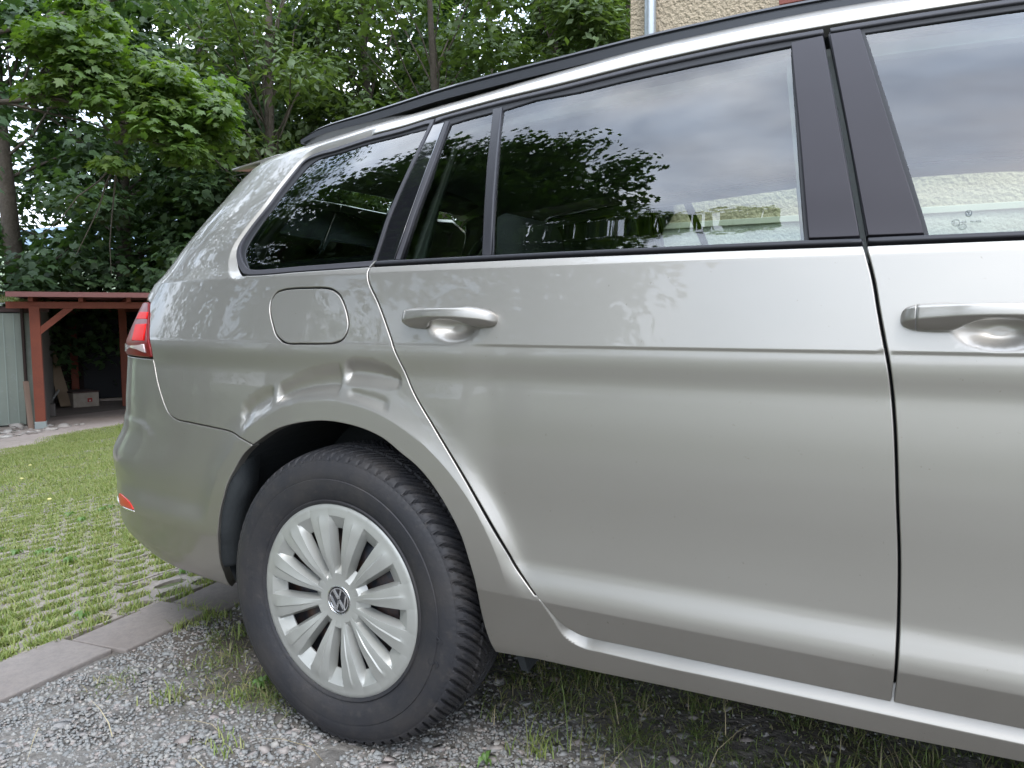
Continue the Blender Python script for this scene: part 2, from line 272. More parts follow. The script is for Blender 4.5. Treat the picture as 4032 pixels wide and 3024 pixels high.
OUT = {
  'cant': [(1.1292, 1.3328),(0.9607, 1.3461),(0.8562, 1.3472),(0.7704, 1.3474),(0.5883, 1.3418),(0.3821, 1.3194),(0.3242, 1.3214),(0.1923, 1.3136),(0.0213, 1.3021),(-0.0985, 1.2888),(-0.2282, 1.2813)],
  'qwin_out': [(-0.2282, 1.2813),(-0.3478, 1.2689),(-0.4342, 1.2644),(-0.4778, 1.2549),(-0.4923, 1.2405),(-0.4966, 1.2153),(-0.4981, 1.1748),(-0.4944, 1.1304),(-0.5027, 1.0787),(-0.5039, 1.0446),(-0.4898, 1.0219),(-0.4565, 0.9989),(-0.4131, 0.9794),(-0.3793, 0.9706),(-0.162, 0.9721),(0.0409, 0.9756)],
  'belt_low': [(0.0409, 0.9756),(0.2152, 0.9762),(0.478, 0.9792),(0.7333, 0.978),(0.9453, 0.9755),(1.1288, 0.9735)],
  'belt_top': [(0.0289, 0.984),(0.2101, 0.9841),(0.4754, 0.9877),(0.7316, 0.9869),(0.8645, 0.9871),(0.9443, 0.9869),(1.129, 0.9827)],
  'mid': [(1.129, 1.3229),(0.974, 1.331),(0.8639, 1.3305),(0.8042, 1.3252),(0.5878, 1.3176),(0.3861, 1.3087),(0.3306, 1.3064),(0.2618, 1.2983),(0.0728, 1.2845),(0.0268, 1.2806),(-0.1024, 1.272),(-0.212, 1.2665),(-0.2585, 1.2606)],
  'g_main': [(0.2647, 1.2918),(0.3339, 1.2982),(0.3888, 1.3013),(0.5959, 1.3111),(0.8054, 1.3164),(0.8372, 1.153),(0.8638, 0.9875),(0.7316, 0.9869),(0.4754, 0.9877),(0.3443, 0.9863),(0.3176, 1.0963),(0.2964, 1.1792)],
  'g_small': [(0.0936, 1.2784),(0.2359, 1.2884),(0.2778, 1.1615),(0.2995, 1.0826),(0.321, 0.9854),(0.1195, 0.9861),(0.1149, 1.0719),(0.1097, 1.1622)],
  'divider': [(0.2341, 1.2952),(0.263, 1.2957),(0.2964, 1.1792),(0.3176, 1.0963),(0.3443, 0.9863),(0.322, 0.9854),(0.2995, 1.0826),(0.2782, 1.1614)],
  'cstrip': [(0.074, 1.2832),(0.0893, 1.2838),(0.1097, 1.1622),(0.1149, 1.0719),(0.1195, 0.9861),(0.1041, 0.9861),(0.1026, 1.0729),(0.0936, 1.1635)],
  'cplate': [(0.0321, 1.28),(0.0729, 1.2833),(0.0927, 1.1636),(0.101, 1.073),(0.1026, 0.9861),(0.0512, 0.9858),(0.0416, 1.0686),(0.0395, 1.1231),(0.0372, 1.2041)],
  'qstrip': [(0.0159, 1.2788),(0.0274, 1.2799),(0.0343, 1.2044),(0.0359, 1.1234),(0.0382, 1.0687),(0.0481, 0.9859),(0.0399, 0.9857),(0.0281, 1.0693),(0.0261, 1.1241),(0.0215, 1.2055)],
  'g_quarter': [(0.016, 1.2775),(-0.2087, 1.2637),(-0.3256, 1.2521),(-0.409, 1.2471),(-0.4409, 1.2353),(-0.4531, 1.2196),(-0.4658, 1.1593),(-0.4647, 1.1229),(-0.4678, 1.0891),(-0.4678, 1.0504),(-0.4589, 1.0269),(-0.4184, 0.9998),(-0.3766, 0.9833),(-0.175, 0.9831),(0.0391, 0.9847),(0.0273, 1.0693),(0.0252, 1.1241),(0.0206, 1.2056)],
  'bplate_r': [(0.8076, 1.3235),(0.8583, 1.3257),(0.9022, 1.1448),(0.9388, 0.9872),(0.8696, 0.9876),(0.8416, 1.1524)],
  'bplate_f': [(0.8658, 1.3271),(0.9125, 1.3299),(0.9722, 1.1361),(1.0189, 0.9857),(0.9459, 0.9872),(0.9092, 1.1439)],
  'g_front_l': [(1.1289, 1.3155),(1.0224, 1.3203),(0.9204, 1.3232),(0.9787, 1.1353),(1.0239, 0.9858),(1.129, 0.9827)],
  'gap_rear': [(0.022, 1.2994),(0.0278, 1.2805),(0.0353, 1.2043),(0.0377, 1.1233),(0.0399, 1.0686),(0.0496, 0.9859),(0.0432, 0.9755),(0.0503, 0.9497),(0.0917, 0.9027),(0.1356, 0.8411),(0.1661, 0.7894),(0.1957, 0.7381),(0.2528, 0.6696),(0.3185, 0.585),(0.3937, 0.4706),(0.4125, 0.4413),(0.4529, 0.3986),(0.4652, 0.3857),(0.4836, 0.3636),(0.5051, 0.3466),(0.5296, 0.3371),(0.5587, 0.3355),(0.6672, 0.3357),(0.8297, 0.3291),(1.0003, 0.3391)],
  'gap_front': [(0.8563, 1.3466),(0.8621, 1.3259),(0.9064, 1.1443),(0.9421, 0.9871),(0.9453, 0.9755),(0.9585, 0.9268),(0.9667, 0.8847),(0.9755, 0.8434),(0.9836, 0.8037),(0.9911, 0.7303),(0.9989, 0.6163),(1.0028, 0.5417),(1.0065, 0.4039),(1.0036, 0.3461)],
  'door_low_f': [(1.0068, 0.3396),(1.1572, 0.3404)],
  'light_edge': [(-0.8241, 0.9143),(-0.7849, 0.8878),(-0.7537, 0.8654),(-0.7138, 0.8288),(-0.6904, 0.8071),(-0.6831, 0.7813)],
  'bumper_top': [(-0.6844, 0.7812),(-0.6537, 0.7273),(-0.6241, 0.6887),(-0.5902, 0.6553),(-0.5536, 0.643),(-0.4848, 0.6392),(-0.392, 0.6347),(-0.3255, 0.6299),(-0.2463, 0.61)],
  'arch': [(-0.2463, 0.61),(-0.1844, 0.6424),(-0.1277, 0.6601),(-0.0456, 0.6726),(0.0126, 0.6726),(0.0788, 0.6639),(0.1293, 0.6487),(0.1703, 0.6261),(0.2096, 0.6044),(0.2415, 0.5779),(0.274, 0.538),(0.3026, 0.4902),(0.3173, 0.4462),(0.3296, 0.3973),(0.3305, 0.3386),(0.3359, 0.2893),(0.3446, 0.2576)],
  'arch_b': [(-0.2461, 0.6099),(-0.2808, 0.5821),(-0.3023, 0.5385),(-0.322, 0.4917),(-0.3495, 0.444),(-0.3669, 0.4025),(-0.3804, 0.3536),(-0.3913, 0.3015)],
  'sill_bot': [(0.3446, 0.2576),(0.4362, 0.2656),(0.5404, 0.2681),(0.6618, 0.2728),(0.8279, 0.2767),(1.0049, 0.2795),(1.1577, 0.2858)],
  'sill_edge': [(0.4572, 0.3976),(0.479, 0.3604),(0.4963, 0.3293),(0.5266, 0.3149),(0.5658, 0.3138),(0.6652, 0.3125),(0.8292, 0.315),(1.1589, 0.3178)],
  'fuel': [(-0.2354, 0.8957),(-0.2392, 0.9134),(-0.2292, 0.9283),(-0.2077, 0.9343),(-0.1801, 0.9363),(-0.1282, 0.9365),(-0.0774, 0.9356),(-0.0491, 0.9315),(-0.024, 0.9204),(-0.0061, 0.9036),(0.0078, 0.8847),(0.0179, 0.8635),(0.0174, 0.8494),(0.0085, 0.8352),(-0.0159, 0.8273),(-0.0441, 0.8257),(-0.1015, 0.8249),(-0.1501, 0.825),(-0.1718, 0.8307),(-0.1933, 0.843),(-0.2114, 0.8629),(-0.2259, 0.8805)],
  'reflector': [(-0.8853, 0.4098),(-0.809, 0.4141),(-0.7718, 0.4071),(-0.75, 0.3938),(-0.7622, 0.3916),(-0.8205, 0.3874),(-0.8902, 0.3823)],
  'reflcap': [(-0.8717, 0.3961),(-0.8205, 0.3874),(-0.7476, 0.3925),(-0.7517, 0.3835),(-0.8298, 0.3778),(-0.8717, 0.3865)],
  'ledge': [(-0.8679, 0.6287),(-0.8021, 0.6232),(-0.7399, 0.624),(-0.6735, 0.6138),(-0.6618, 0.6011)],
  'lamp1': [(-0.8717, 0.8836),(-0.8037, 0.8897),(-0.7806, 0.8737),(-0.8734, 0.8717)],
  'lamp2': [(-0.8608, 0.8601),(-0.7676, 0.8613),(-0.7304, 0.822),(-0.821, 0.8192)],
  'lamp3': [(-0.8809, 0.81),(-0.7271, 0.8141),(-0.7129, 0.7935),(-0.8556, 0.787)],
}
# ------------------------------------------------------------------ panel builder on the body surface
def catmull(P, step=.006, closed=False):
    P = [np.array(p, float) for p in P]; out = []
    n = len(P); idx = range(n if closed else n-1)
    for i in idx:
        p1, p2 = P[i], P[(i+1) % n]; p0 = P[i-1] if (closed or i > 0) else 2*p1-p2; p3 = P[(i+2) % n] if (closed or i+2 < n) else 2*p2-p1
        d = max(np.hypot(*(p2-p1)), 1e-6); t0 = 0; t1 = max(np.hypot(*(p1-p0)), 1e-5)**.5; t2 = t1+d**.5; t3 = t2+max(np.hypot(*(p3-p2)), 1e-5)**.5
        for k in range(max(1, int(math.ceil(d/step)))):
            t = t1+(t2-t1)*k/max(1, int(math.ceil(d/step)))
            A1 = (t1-t)/(t1-t0)*p0+(t-t0)/(t1-t0)*p1; A2 = (t2-t)/(t2-t1)*p1+(t-t1)/(t2-t1)*p2; A3 = (t3-t)/(t3-t2)*p2+(t-t2)/(t3-t2)*p3
            B1 = (t2-t)/(t2-t0)*A1+(t-t0)/(t2-t0)*A2; B2 = (t3-t)/(t3-t1)*A2+(t-t1)/(t3-t1)*A3
            out.append(tuple((t2-t)/(t2-t1)*B1+(t-t1)/(t2-t1)*B2))
    if not closed: out.append(tuple(P[-1]))
    return out
def line(P, step=.02):
    out = []
    for a, b in zip(P[:-1], P[1:]):
        n_ = max(1, int(math.ceil(math.hypot(b[0]-a[0], b[1]-a[1])/step)))
        out += [(a[0]+(b[0]-a[0])*k/n_, a[1]+(b[1]-a[1])*k/n_) for k in range(n_)]
    return out+[tuple(P[-1])]
def dedupe(P, e=.0012):
    out = [P[0]]
    for p in P[1:]:
        if math.hypot(p[0]-out[-1][0], p[1]-out[-1][1]) > e: out.append(p)
    while math.hypot(out[0][0]-out[-1][0], out[0][1]-out[-1][1]) < e: out.pop()
    return np.array(out)
def area(P): x, y = P[:,0], P[:,1]; return .5*np.sum(x*np.roll(y,-1)-np.roll(x,-1)*y)
def offset(P, d):
    """shrink a counter-clockwise loop by d (mitred, clamped)"""
    a = np.roll(P,1,0); b = np.roll(P,-1,0); e1 = P-a; e2 = b-P
    e1 = e1/np.linalg.norm(e1,axis=1,keepdims=True); e2 = e2/np.linalg.norm(e2,axis=1,keepdims=True)
    n1 = np.stack([-e1[:,1],e1[:,0]],1); n2 = np.stack([-e2[:,1],e2[:,0]],1); m = n1+n2; m = m/np.maximum(np.linalg.norm(m,axis=1,keepdims=True),1e-9)
    c = np.maximum((m*n1).sum(1,keepdims=True), .45); return P+m*d/c
def inside(P, Q):
    x, y = Q[:,0][:,None], Q[:,1][:,None]; x1, y1 = P[:,0], P[:,1]; x2, y2 = np.roll(x1,-1), np.roll(y1,-1)
    with np.errstate(divide='ignore', invalid='ignore'):
        c = ((y1 > y) != (y2 > y)) & (x < (x2-x1)*(y-y1)/(y2-y1)+x1)
    return (c.sum(1) % 2) == 1
def seg_dist(P, Q, closed=True):
    A = P; B = np.roll(P,-1,0)
    if not closed: A = P[:-1]; B = P[1:]
    out = np.full(len(Q), 9.)
    d = B-A; L2 = np.maximum((d*d).sum(1), 1e-12)
    for i in range(0, len(Q), 4000):
        q = Q[i:i+4000,None,:]; t = np.clip(((q-A)*d).sum(2)/L2, 0, 1); out[i:i+4000] = np.linalg.norm(q-(A+t[...,None]*d),axis=2).min(1)
    return out
def surf_fn(extra=None, off=0.):
    def F(q):
        P = S(q[:,0], q[:,1])
        if extra is None and off == 0: return P
        e = (extra(q) if extra is not None else 0)+off
        return P-N(q[:,0], q[:,1])*np.reshape(e*np.ones(len(q)), (-1,1))
    return F
def fnormal(F, q, e=.0012):
    a = F(q+[e,0])-F(q-[e,0]); b = F(q+[0,e])-F(q-[0,e]); n = np.cross(a, b); return n/np.maximum(np.linalg.norm(n,axis=1,keepdims=True),1e-12)
def panel(name, poly, m, parent, holes=(), off=0., gap=0., h=.012, depth=.012, r=.0022, extra=None, rows=(), fine=(), lines=(), mirror=None, hole_depth=None, hole_gap=None):
    F = surf_fn(extra, off)
    P0 = dedupe(poly); P0 = P0 if area(P0) > 0 else P0[::-1]
    Hs = [dedupe(q) for q in holes]; Hs = [q if area(q) < 0 else q[::-1] for q in Hs]      # clockwise holes: offset() grows them
    loops = [offset(P0, gap)]+[offset(q, gap if hole_gap is None else hole_gap) for q in Hs]
    ins = [offset(q, r) for q in loops]
    lo = P0.min(0); hi = P0.max(0); pts = []
    def grid(lo, hi, h):
        ys = np.arange(lo[1], hi[1], h*.87); g = []
        for i, y in enumerate(ys):
            xs = np.arange(lo[0]+(i % 2)*h/2, hi[0], h); g.append(np.stack([xs, np.full_like(xs, y)], 1))
        return np.concatenate(g)
    G = grid(lo, hi, h)
    fz = [(np.array(f[:2]), np.array(f[2:4]), f[4]) for f in fine]
    for a, b, hh in fz: G = G[~((G[:,0]>a[0])&(G[:,0]<b[0])&(G[:,1]>a[1])&(G[:,1]<b[1]))]
    for a, b, hh in fz: G = np.concatenate([G, grid(a, b, hh)])
    for z in rows: G = G[np.abs(G[:,1]-z) > .0022]
    for z in rows:
        xs = np.arange(lo[0], hi[0], h*.8); G = np.concatenate([G, np.stack([xs, np.full_like(xs, z)], 1)])
    if len(lines):
        LP = [dedupe(q, .002) if False else np.array(q) for q in lines]
        ok = np.min([seg_dist(q, G, closed=False) for q in LP], 0) > .0028; G = G[ok]
        G = np.concatenate([G]+LP)
    def keep(Q):
        k = inside(ins[0], Q)
        for q in ins[1:]: k &= ~inside(q, Q)
        return k
    G = G[keep(G)]
    dd = np.min([seg_dist(q, G) for q in ins], 0); G = G[dd > .0022]
    verts = []; edges = []
    for q in ins:
        o = len(verts); verts += [Vector((float(a), float(b))) for a, b in q]; edges += [(o+i, o+(i+1) % len(q)) for i in range(len(q))]
    nb = len(verts); verts += [Vector((float(a), float(b))) for a, b in G]
    vo, eo, fo, ov, oe, of = delaunay_2d_cdt(verts, edges, [], 0, 1e-7)
    vo = np.array([tuple(v) for v in vo]); fo = np.array([f for f in fo if len(f) == 3])
    c = vo[fo].mean(1); fo = fo[keep(c)]
    V = F(vo); Nn = fnormal(F, vo)
    mp_ = {}
    for i, o_ in enumerate(ov):
        for j in o_:
            if j < nb: mp_[j] = i
    e1 = V[fo[:,1]]-V[fo[:,0]]; e2 = V[fo[:,2]]-V[fo[:,0]]; fl = (np.cross(e1,e2)*Nn[fo[:,0]]).sum(1) < 0
    fo[fl] = fo[fl][:,::-1]; faces = [tuple(f) for f in fo]; V = list(V); NN_ = list(Nn)
    base = 0
    for li, (L0, Li) in enumerate(zip(loops, ins)):
        k = len(L0); p_in = F(Li); n_in = fnormal(F, Li); p_out = F(L0); n_o = fnormal(F, L0)
        lat = p_out-p_in; lat -= n_o*(lat*n_o).sum(1,keepdims=True); lat /= np.maximum(np.linalg.norm(lat,axis=1,keepdims=True),1e-9)
        rings = []; dp = depth if (li == 0 or hole_depth is None) else hole_depth
        for a in (45, 90): 
            s_, c_ = math.sin(math.radians(a)), math.cos(math.radians(a)); w = s_ if a < 90 else 1
            q = p_in+lat*r*w-n_o*r*(1-c_); nn = n_o*c_+lat*s_; o = len(V); V += list(q); NN_ += list(nn); rings.append(list(range(o, o+k)))
        o = len(V); V += list(p_out-n_o*dp); NN_ += list(lat); rings.append(list(range(o, o+k)))
        first = [mp_.get(base+i) for i in range(k)]; prev = first
        for rg in rings:
            for i in range(k):
                j = (i+1) % k
                if prev[i] is None or prev[j] is None or prev[i] == prev[j]: continue
                faces.append((prev[i], rg[i], rg[j], prev[j]))
            prev = rg
        base += k
    V = np.array(V); NN_ = np.array(NN_)
    # orient the rim quads outwards
    fx = []
    for f in faces:
        if len(f) == 4:
            a, b, c_ = V[f[0]], V[f[1]], V[f[2]]; nf = np.cross(b-a, c_-b)
            if nf @ (NN_[f[1]]+NN_[f[2]]) < 0: f = f[::-1]
        fx.append(f)
    me = bpy.data.meshes.new(name); me.from_pydata([tuple(map(float, v)) for v in V], [], [tuple(int(i) for i in f) for f in fx])
    me.materials.append(m); me.update()
    me.polygons.foreach_set('use_smooth', np.ones(len(me.polygons), bool))
    me.normals_split_custom_set_from_vertices([tuple(map(float, v)) for v in NN_])
    o = link(name, me, parent)
    if mirror is not None: mirror.append(o)
    return o
def thin(o, t):
    q = o.modifiers.new('solid', 'SOLIDIFY'); q.thickness = t; q.offset = -1; return o
# ================================================================== THE CAR
set_E(REAR_EXTENT)
CAR = empty('estate_car', (0,0,0), label='silver grey estate car with dented rear wheel arch parked on the gravel', cat='car')
_cx = [-0.2862, -0.2288, -0.0953, 0.0184, 0.1927, 0.3698, 0.5904, 0.7682, 0.9564, 1.1296, 1.35, 1.6, 1.8, 2.0, 2.2, 2.4]
_cz = [1.2742, 1.2808, 1.2892, 1.3009, 1.3132, 1.3232, 1.3393, 1.3466, 1.3472, 1.3459, 1.331, 1.3124, 1.2757, 1.2196, 1.1474, 1.0661]
CANT = _herm(_cx, _cz)
def ztop(x): return .984+(1.412-.984)*float(ROOF(x))
def cantline(a, b, dz=0., st=.02):
    n_ = max(2, int(abs(b-a)/st)); return [(x, float(CANT(x))+dz) for x in np.linspace(a, b, n_+1)]
T = {k: [tuple(p) for p in v] for k, v in OUT.items()}
QW = catmull(T['qwin_out'])                               # quarter-window opening, front top -> round -> belt
GR = catmull(T['gap_rear'][5:], .006); GRu = T['gap_rear'][:6]
GF = [(0.8561,1.3466),(0.8619,1.3263),(0.9069,1.1443),(0.942,0.987),(.945,.976),(.9587,.9267),(.967,.8846),(.9758,.8435),(.9837,.8039),(.9925,.7303),(1.0,.6158),(1.0045,.5415),(1.0065,.4039),(1.0036,.3461),(1.0025,.337)]
GFs = catmull(GF, .01)
gf_low = catmull(GF[4:], .008); gf_up = catmull(GF[:5], .01)
SILLZ = catmull(T['sill_edge'][:6]+[(.75,.3135),(1.0,.315),(1.3,.3165),(2.2,.318)], .006)
SILLP = np.array(SILLZ)
def sill_extra(q):
    d = seg_dist(SILLP, q, closed=False)
    # door side of the line = above / ahead of it
    poly = np.array(SILLZ+[(2.2,.6),(.60,.6),(.47,.44)]); k = inside(poly, q)
    return np.where(k, np.minimum(.045, .95*d), 0)
QWP = np.array(QW)
_qpoly = np.array(QW)
def win_extra(q):
    d = seg_dist(QWP, q, closed=False); w = np.maximum(smooth((q[:,1]-.985)/.03), smooth((-.36-q[:,0])/.05))*smooth((.05-q[:,0])/.1)
    return w*.45*np.clip(.019-d, 0, 1)
def quarter_extra(q): return sill_extra(q)+win_extra(q)
SIDE = []
CR = [.812,.819,.8232,.8252,.8268,.8285,.8302,.832,.8345,.839,.846]; LC = [.383,.3885,.3912,.3928,.396,.402]; BC = [.958,.961,.963,.967,.9745,.9775]
ARC = [[(r_*math.sin(a), .308+r_*math.cos(a)) for a in np.linspace(-.75, 1.62, 190)] for r_ in (.4035,.4065,.4085,.4115,.416,.422)]
WB = [[tuple(p) for p in offset(dedupe(QW), -d)] for d in (.0165,.0185,.0197,.022)]
SL = [[(x, z+d) for x, z in SILLZ] for d in (-.003,-.001,.001,.003)]
# --- body side: quarter panel, D pillar, roof rail strip and sill in one pressing
arch = [T['arch'][0]]+[p for p in T['arch'][1:]]; arch[10] = (.274,.538); arch = catmull(arch, .008)
low = [p for p in GR if p[1] > .40 and p[0] > .04]
under = [(2.2,.347),(1.4,.350),(.70,.350),(.57,.350),(.535,.3535),(.512,.362),(.495,.376),(.478,.392),(.462,.404)]
body = []
body += arch+line([T['arch'][-1]]+T['sill_bot'][1:]+[(1.6,.287),(2.2,.288)], .02)+line(under, .008)
body += low[::-1]+QW[::-1]+cantline(-.21, 2.4)
body += [(2.42,1.075)]+[(x, ztop(x)) for x in np.linspace(2.40, -.88, 150)]
body += line([(-.93, ztop(-.93)-.01), (-0.9584,1.1036),(-.95,.935),(-.89,.925),(-.838,.915)], .012)
body += catmull(T['light_edge'], .006)+catmull(T['bumper_top'], .006)
fuel = catmull(T['fuel'], .005, closed=True)
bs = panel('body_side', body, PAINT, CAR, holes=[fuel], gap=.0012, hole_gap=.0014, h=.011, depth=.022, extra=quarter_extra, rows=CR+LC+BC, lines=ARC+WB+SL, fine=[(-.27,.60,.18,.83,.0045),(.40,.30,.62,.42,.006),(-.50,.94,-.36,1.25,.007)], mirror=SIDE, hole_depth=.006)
panel('fuel_flap', fuel, PAINT, bs, gap=.0016, h=.012, depth=.008, rows=CR)
panel('flap_recess', [(-.26,.80),(.045,.80),(.045,.96),(-.26,.96)], SEAL, bs, off=.009, h=.03, depth=.002)
# quarter window
q_in = offset(dedupe(QW), .0)
qz = np.array(QW); qcl = dedupe(QW+[(.0495,.986),(.0398,1.067),(.0375,1.122),(.035,1.204),(.0276,1.280),(.0225,1.298)]+cantline(-.01,-.21))
qcl = qcl if area(qcl) > 0 else qcl[::-1]
gq = catmull(T['g_quarter'][:14], .008)+catmull(T['g_quarter'][14:], .012)
s_in = offset(qcl, .0125)
strip = [tuple(p) for p in s_in]
panel('window_trim', [tuple(p) for p in qcl], TRIMG, bs, holes=[strip], gap=.0010, hole_gap=0, off=.0015, h=.010, depth=.012, r=.0015)
gqp = dedupe(gq); gqp = gqp if area(gqp) > 0 else gqp[::-1]
panel('window_seal', [tuple(p) for p in offset(qcl, .004)], SEAL, bs, holes=[[tuple(p) for p in offset(gqp, .0)]], off=.0065, h=.02, depth=.01)
panel('quarter_window', [tuple(p) for p in gqp], GLASSQ, bs, gap=-.003, off=.0085, h=.02, depth=.003, r=.0005)
panel('window_frit', [tuple(p) for p in gqp], GLOSS, bs, holes=[[tuple(p) for p in offset(gqp, .019)]], gap=-.002, off=.0125, h=.02, depth=.001, r=.0005)
panel('window_trim', T['qstrip'], TRIMG, bs, off=.001, h=.012, depth=.01, r=.001)

# --- rear door
CUPS = {'r': (.2855,.861), 'f': (1.1085,.861)}
def cup_extra(c):
    def f(q):
        u = (q[:,0]-c[0])/.060; v = (q[:,1]-c[1])/.0315; s_ = np.sqrt(u*u+v*v); return .021*(1-smooth((s_-.18)/.82))
    return f
def handle(cx, parent):
    st = [(.1700,.8765,.8765,.868,.8675,.003,0),(.1735,.886,.884,.8665,.862,.019,0),(.184,.890,.8855,.8675,.8578,.026,0),(.1885,.8912,.8862,.868,.8566,.0275,0)]
    s2 = [(.1893,.8914,.8863,.868,.8565,.0278,0),(.205,.8925,.8868,.869,.8550,.031,0),(.225,.8935,.887,.870,.8547,.0345,0),(.236,.890,.887,.8704,.8562,.037,.2),(.247,.8878,.887,.8706,.8625,.0395,1),(.262,.8876,.887,.8708,.8672,.041,1),(.285,.8876,.887,.8708,.8676,.042,1),(.305,.8882,.887,.8706,.8660,.041,1),(.318,.891,.8872,.870,.8625,.039,.6),(.330,.8945,.8872,.8695,.8568,.0365,.1),(.345,.8925,.8862,.869,.8562,.032,0),(.362,.889,.884,.868,.8580,.026,0),(.371,.885,.881,.867,.861,.018,0),(.3755,.877,.877,.869,.868,.004,0)]
    for nm, L_ in (('handle_cap', st), ('door_handle', s2)):
        V = []
        for x, zb, zt, zf, zl, p_, g in L_:
            pb = -.004+g*(p_-.010); zm = (zt+zf)/2
            for pp, z in ((pb, zb-.0008),(p_*.62+pb*.3, zb),(p_*.93, zt+.0004),(p_, zt-.0022),(p_+.0008, zm),(p_, zf+.001),(p_*.92, zf-.001),(p_*.5+pb*.4, zl+.0012),(pb, zl)):
                P = S(x+cx, z); n_ = N(x+cx, z); V.append(P+n_*pp)
        k = 9; F = [(i*k+j, i*k+(j+1) % k, (i+1)*k+(j+1) % k, (i+1)*k+j) for i in range(len(L_)-1) for j in range(k)]
        F += [tuple(range(k))[::-1], tuple(range((len(L_)-1)*k, len(L_)*k))]
        o = raw(nm, V, F, PAINT, parent, smooth=True); bm = bmesh.new(); bm.from_mesh(o.data)
        cl = bm.edges.layers.float.new('crease_edge'); bm.edges.ensure_lookup_table()
        for e in bm.edges:
            a, b = sorted((e.verts[0].index, e.verts[1].index))
            if b-a == k and a % k in (3, 5): e[cl] = .75
            lastr = (len(L_)-1)*k
            if (nm == 'handle_cap' and a >= lastr) or (nm == 'door_handle' and b < k): e[cl] = 1.
        bmesh.ops.recalc_face_normals(bm, faces=bm.faces); bm.to_mesh(o.data); bm.free()
        q = o.modifiers.new('sub', 'SUBSURF'); q.levels = 2; q.render_levels = 2
rd = low[:]                                              # gap line down
rdoor = [(.0435,.9765)]+[p for p in GR if p[1] < .974]+line([(.667,.336),(.83,.3362),(1.0005,.337)], .02)[1:]
rdoor = dedupe([p for p in rdoor if p[0] <= .60 or p[1] > .30]); rdoor = [tuple(p) for p in rdoor if p[0] < .6]+line([(.60,.3358),(1.0005,.337)], .02)
rdoor += gf_low[::-1]+line([(.945,.976),(.733,.9775),(.478,.978),(.215,.977),(.06,.976)], .02)
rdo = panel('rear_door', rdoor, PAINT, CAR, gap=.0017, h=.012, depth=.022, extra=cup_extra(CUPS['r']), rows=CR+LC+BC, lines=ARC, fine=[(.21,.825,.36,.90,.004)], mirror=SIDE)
handle(0., rdo)
fdoor = gf_low+line([(1.0025,.337),(1.5,.340),(1.98,.345)], .02)+line([(2.0,.40),(2.0,.9),(1.97,.974)], .03)+line([(1.94,.975),(1.13,.9752),(.945,.976)], .02)
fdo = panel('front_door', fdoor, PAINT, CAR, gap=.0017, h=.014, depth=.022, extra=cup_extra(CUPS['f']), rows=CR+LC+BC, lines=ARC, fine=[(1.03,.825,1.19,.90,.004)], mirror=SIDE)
handle(.8235, fdo)
panel('gap_backing', [(.93,.345),(1.06,.345),(1.06,.972),(.90,.972)], SEAL, rdo, off=.034, h=.03, depth=.002)  # black backing put in so the door gap reads dark
panel('gap_backing', [(.0,.972),(.02,.93),(.36,.46),(.44,.38),(.56,.352),(.62,.40),(.50,.46),(.12,.972)], SEAL, rdo, off=.034, h=.03, depth=.002)  # same dark backing along the rear gap
# --- rear door upper
gm = line(T['g_main'][:5], .02)+catmull(T['g_main'][4:7], .02)[1:]+line([(0.8638,0.9873),(0.7315,0.9873),(0.4753,0.9873),(0.3443,0.9868)], .02)[1:]+catmull(T['g_main'][9:]+[T['g_main'][0]], .02)[1:-1]
gm = [(0.2648,1.2896)]+[(x, float(CANT(x))-.0265+.006*(x < .35)) for x in (.335,.43,.53,.64,.74)]+catmull([(0.8075,1.3225),(0.8371,1.153),(0.8638,0.9873)], .02)+line([(0.8638,0.9873),(0.3443,0.9868)], .02)[1:]+catmull([(0.3443,0.9868),(0.3176,1.0963),(0.2964,1.1792),(0.2648,1.2896)], .02)[1:-1]
gs = [(0.0946,1.2775),(0.1582,1.2839),(0.2359,1.2885)]+[(0.2778,1.1615),(0.2995,1.0825),(0.321,0.9862),(0.2198,0.9864),(0.1194,0.9866),(0.1149,1.0719),(0.1097,1.1623)]
ru = [(0.0243,1.2985)]+cantline(.036, .853, -.0035)+[(0.8567,1.3427)]+[(p[0]-.003, p[1]) for p in gf_up[2:-1]]+[(.941,.982)]+line([(.9,.983),(.06,.983)], .03)+[(0.0531,0.9901),(0.0429,1.069),(0.0405,1.1232),(0.0382,1.2047),(0.0302,1.2797)]
panel('window_seal', ru, SEAL, rdo, holes=[gm, gs], off=.0055, h=.02, depth=.012)
panel('window_glass', gm, GLASS, rdo, gap=-.003, off=.0085, h=.03, depth=.003, r=.0005)
panel('quarter_light', gs, GLASS, rdo, gap=-.003, off=.0085, h=.03, depth=.003, r=.0005)
panel('window_frame', [(0.0226,1.2985)]+cantline(.036, .853, -.002)+[(0.8575,1.3445),(0.8605,1.3325)]+cantline(.85, .06, -.0145)+[(0.0333,1.2826)], TRIMG, rdo, gap=.001, off=.0005, h=.012, depth=.012, r=.0028)
panel('window_divider', T['divider'], TRIM, rdo, off=.001, h=.012, depth=.008, r=.0035)
panel('window_trim', T['cstrip'], TRIMG, rdo, off=.0005, h=.012, depth=.01, r=.002)
panel('pillar_cover', [(p[0], min(p[1],1.2825)) for p in T['cplate']], GLOSS, rdo, gap=.0008, off=.001, h=.015, depth=.008, r=.0015)
panel('pillar_cover', catmull([(0.8075,1.3268),(0.8582,1.3302)],.02)[:-1]+catmull([(0.8582,1.3302),(0.9022,1.1448),(0.9395,0.9872)], .02)[:-1]+[(0.9395,0.9872),(0.8697,0.9876)]+catmull([(0.8697,0.9876),(0.8416,1.1524),(0.8075,1.3268)], .02)[1:-1], PLATE, rdo, gap=.0012, off=0, h=.015, depth=.008, r=.0015)
